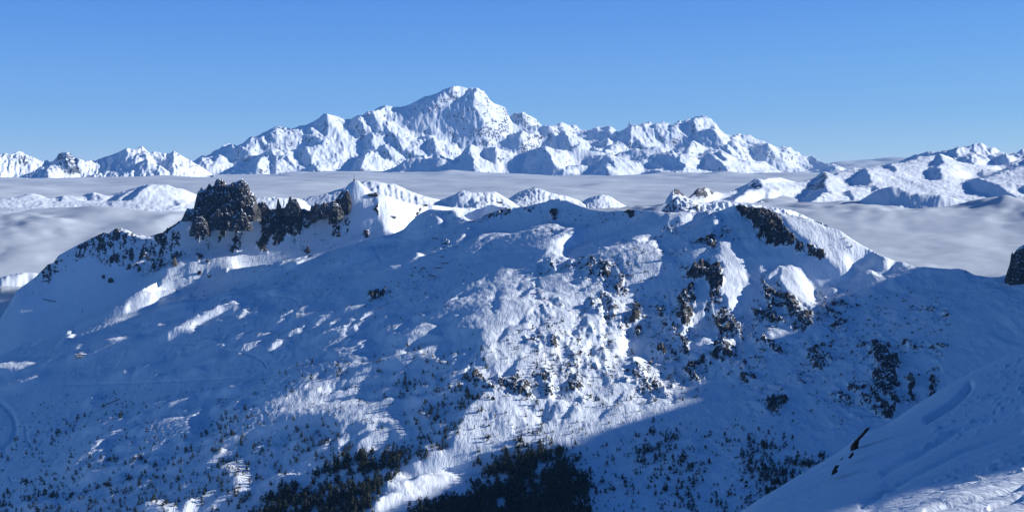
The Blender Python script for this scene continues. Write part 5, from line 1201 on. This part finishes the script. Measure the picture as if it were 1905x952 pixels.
TC3 = [t for t in ALLT if abs(t.u[0] - 925) < 1 and t.u[-1] == 1090][0]; _, v3 = vproj(TC3); x, y, z, r = ground(994, 350.6, TC3, v3)
ms = empty('radio_mast', (x, y, z)); tag(ms, 'tiny mast and hut on top of the rounded snowy hill behind the main crest', 'mast'); mastparts(ms, 15, 1.1); boxes('base_hut', [(-8, 0, 1.4, 16, 6, 4.5)], m_wood, ms)
TC2 = [t for t in ALLT if abs(t.u[0] - 800) < 1][0]; _, v2 = vproj(TC2)
def far_house(u, v, T, VV, L_, W_, H, rz, label, cat):
    x, y, z, r = ground(u, v, T, VV); e = empty('lift_station', (x, y, z), rz); tag(e, label, cat)
    boxes('wall', [(0, 0, H / 2 - 2, L_, W_, H + 4)], m_wood, e); boxes('roof', [(0, 0, H + .6, L_ + 3, W_ + 3, 1.0)], m_snow, e)
    for k in range(4): boxes('window', [(-L_ / 2 + (k + .5) * L_ / 4, -W_ / 2 - .08, H * .5, L_ / 4 * .6, .16, H * .4)], m_pane, e)
far_house(925, 378, TC2, v2, 52, 14, 5, .05, 'long low building on the saddle below the ribbed snowy hill', 'building')
st_ = house(695, 366, 34, 14, 8, -.15, 'dark cable car station on the shoulder right of the summit mast', 'lift station', 6, 2, 'lift_station', flat=True)
boxes('deck', [(-24, -4, 1.2, 30, 10, 1.2)], m_wood, st_); boxes('tower', [(8, 0, 10, 9, 8, 6)], m_wood, st_); boxes('tower_roof', [(8, 0, 13.4, 10.5, 9.5, .6)], m_snow, st_)
for k in range(5): boxes('post', [(-36 + k * 6, -8, -1.5, .6, .6, 5)], m_wood, st_)
house(733, 407, 13, 9, 6, .4, 'small dark hut in the middle of the sunlit piste', 'hut', 3, 4.5)
house(792, 380.5, 15, 7, 4, .2, 'tiny hut on the skyline at the end of the sunlit saddle', 'hut', 3, 1.6)
def pylon(u, v, h_px, label, group='lift pylons on the shaded slope'):
    x, y, z, r = ground(u, v); h = h_px * r / F; e = empty('lift_pylon', (x, y, z), .5); tag(e, label, 'lift pylon', group)
    bm = bmesh.new(); bmesh.ops.create_cone(bm, cap_ends=True, segments=8, radius1=.9, radius2=.55, depth=h + 2)
    for q_ in bm.verts: q_.co.z += h / 2 - 1
    me = bpy.data.meshes.new('pole'); bm.to_mesh(me); bm.free(); me.materials.append(m_steel); link('pole', me, e)
    boxes('crossarm', [(0, 0, h, 7.5, .8, .8)], m_steel, e)
    for sx in (-1, 1): boxes('sheave_assembly', [(sx * 3.6, 0, h + .3, .7, 3.6, .7)], m_steel, e)
for u_, v_, h_, lb in ((487.5, 511, 10, 'lift pylon directly below the right part of the crag'), (525, 487, 7, 'left one of a close pair of lift pylons below the pointed fin'), (531.5, 485, 7, 'right one of a close pair of lift pylons below the pointed fin'),
                       (480, 486, 8, 'lift pylon above another one below the crag'), (203, 651, 7, 'lift pylon right of the mountain restaurant'), (281, 546, 7, 'lift pylon high on the left slope above the sunlit streaks'), (152, 585, 6, 'small lift pylon on the far left slope'), (572, 455, 7, 'small lift pylon above the lone tall rock')):
    pylon(u_, v_, h_, lb)
def fence(pts, label, h=3.2, group='snow fences'):
    P3 = [Vector(ground(*p_)[:3]) for p_ in pts]; c = P3[0]; e = empty('snow_fence', c); tag(e, label, 'snow fence', group)
    for a_, b_ in zip(P3[:-1], P3[1:]):
        d_ = b_ - a_; L_ = d_.length; n = max(2, int(L_ / 4))
        ang = math.atan2(d_.y, d_.x)
        for k in range(n + 1):
            q_ = a_ + d_ * (k / n) - c; o = boxes('post', [(0, 0, h / 2 - .4, .3, .3, h + .8)], m_steel, e); o.location = q_; o.rotation_euler = (0, 0, ang)
        bm = bmesh.new()
        for zz in (.28, .5, .72, .95):
            w0_, w1_ = .30, .30
            vs = []
            for P_, s_ in ((a_, 0), (b_, 1)):
                for dz in (-w0_, w1_): vs.append((P_ - c) + Vector((0, 0, h * zz + dz)))
            nrm = Vector((-d_.y, d_.x, 0)).normalized() * .12
            q8 = [bm.verts.new(v_ + nrm * sg) for sg in (-1, 1) for v_ in vs]
            for f in ((0, 2, 3, 1), (4, 5, 7, 6), (0, 4, 6, 2), (1, 3, 7, 5), (0, 1, 5, 4), (2, 6, 7, 3)): bm.faces.new([q8[i_] for i_ in f])
        me = bpy.data.meshes.new('rail'); bm.to_mesh(me); bm.free(); me.materials.append(m_wood); link('rail', me, e)
for pts, lb in ((((802, 444), (816, 445.5)), 'topmost snow fence on the slope left of the main crest'), (((821, 490.5), (834, 491.5)), 'short straight snow fence right of the middle group'), (((807, 500), (822, 500.5)), 'long straight snow fence in the middle group'),
                (((783, 499.5), (792, 500.5)), 'short snow fence at the left of the middle group'), (((795, 513), (808.5, 515), (807, 521)), 'lowest snow fence of the middle group with a bent end'), (((819, 478.5), (826, 479.5)), 'very short snow fence above the middle group'),
                (((187, 758), (205, 751), (223, 743.5)), 'long slanting snow fence on the lower left slope'), (((80, 562), (103, 562.5)), 'straight snow fence on the far left slope')):
    fence(pts, lb)
print('built', round(time.time() - T0, 1))
#NEXT
# ------------------------------------------------------------------ air
def haze():
    x0, x1, y0, y1, z0, z1 = -40000, 40000, -3000, 70000, -2600, 2450
    co = np.array([(x, y, z) for z in (z0, z1) for y in (y0, y1) for x in (x0, x1)], np.float32)
    q = np.array([(0, 2, 3, 1), (4, 5, 7, 6), (0, 1, 5, 4), (2, 6, 7, 3), (0, 4, 6, 2), (1, 3, 7, 5)])
    me = raw_mesh('haze', co, q)
    m = bpy.data.materials.new('air'); m.use_nodes = True; t = m.node_tree; t.nodes.clear()
    v = t.nodes.new('ShaderNodeVolumePrincipled'); v.inputs['Color'].default_value = (.19, .47, 1, 1); v.inputs['Density'].default_value = 6.5e-6
    v.inputs['Anisotropy'].default_value = 0.0
    o_ = t.nodes.new('ShaderNodeOutputMaterial'); t.links.new(v.outputs[0], o_.inputs['Volume'])
    me.materials.append(m); o = bpy.data.objects.new('haze', me); sc.collection.objects.link(o); o['kind'] = 'stuff'
haze()
print('script', round(time.time() - T0, 1))
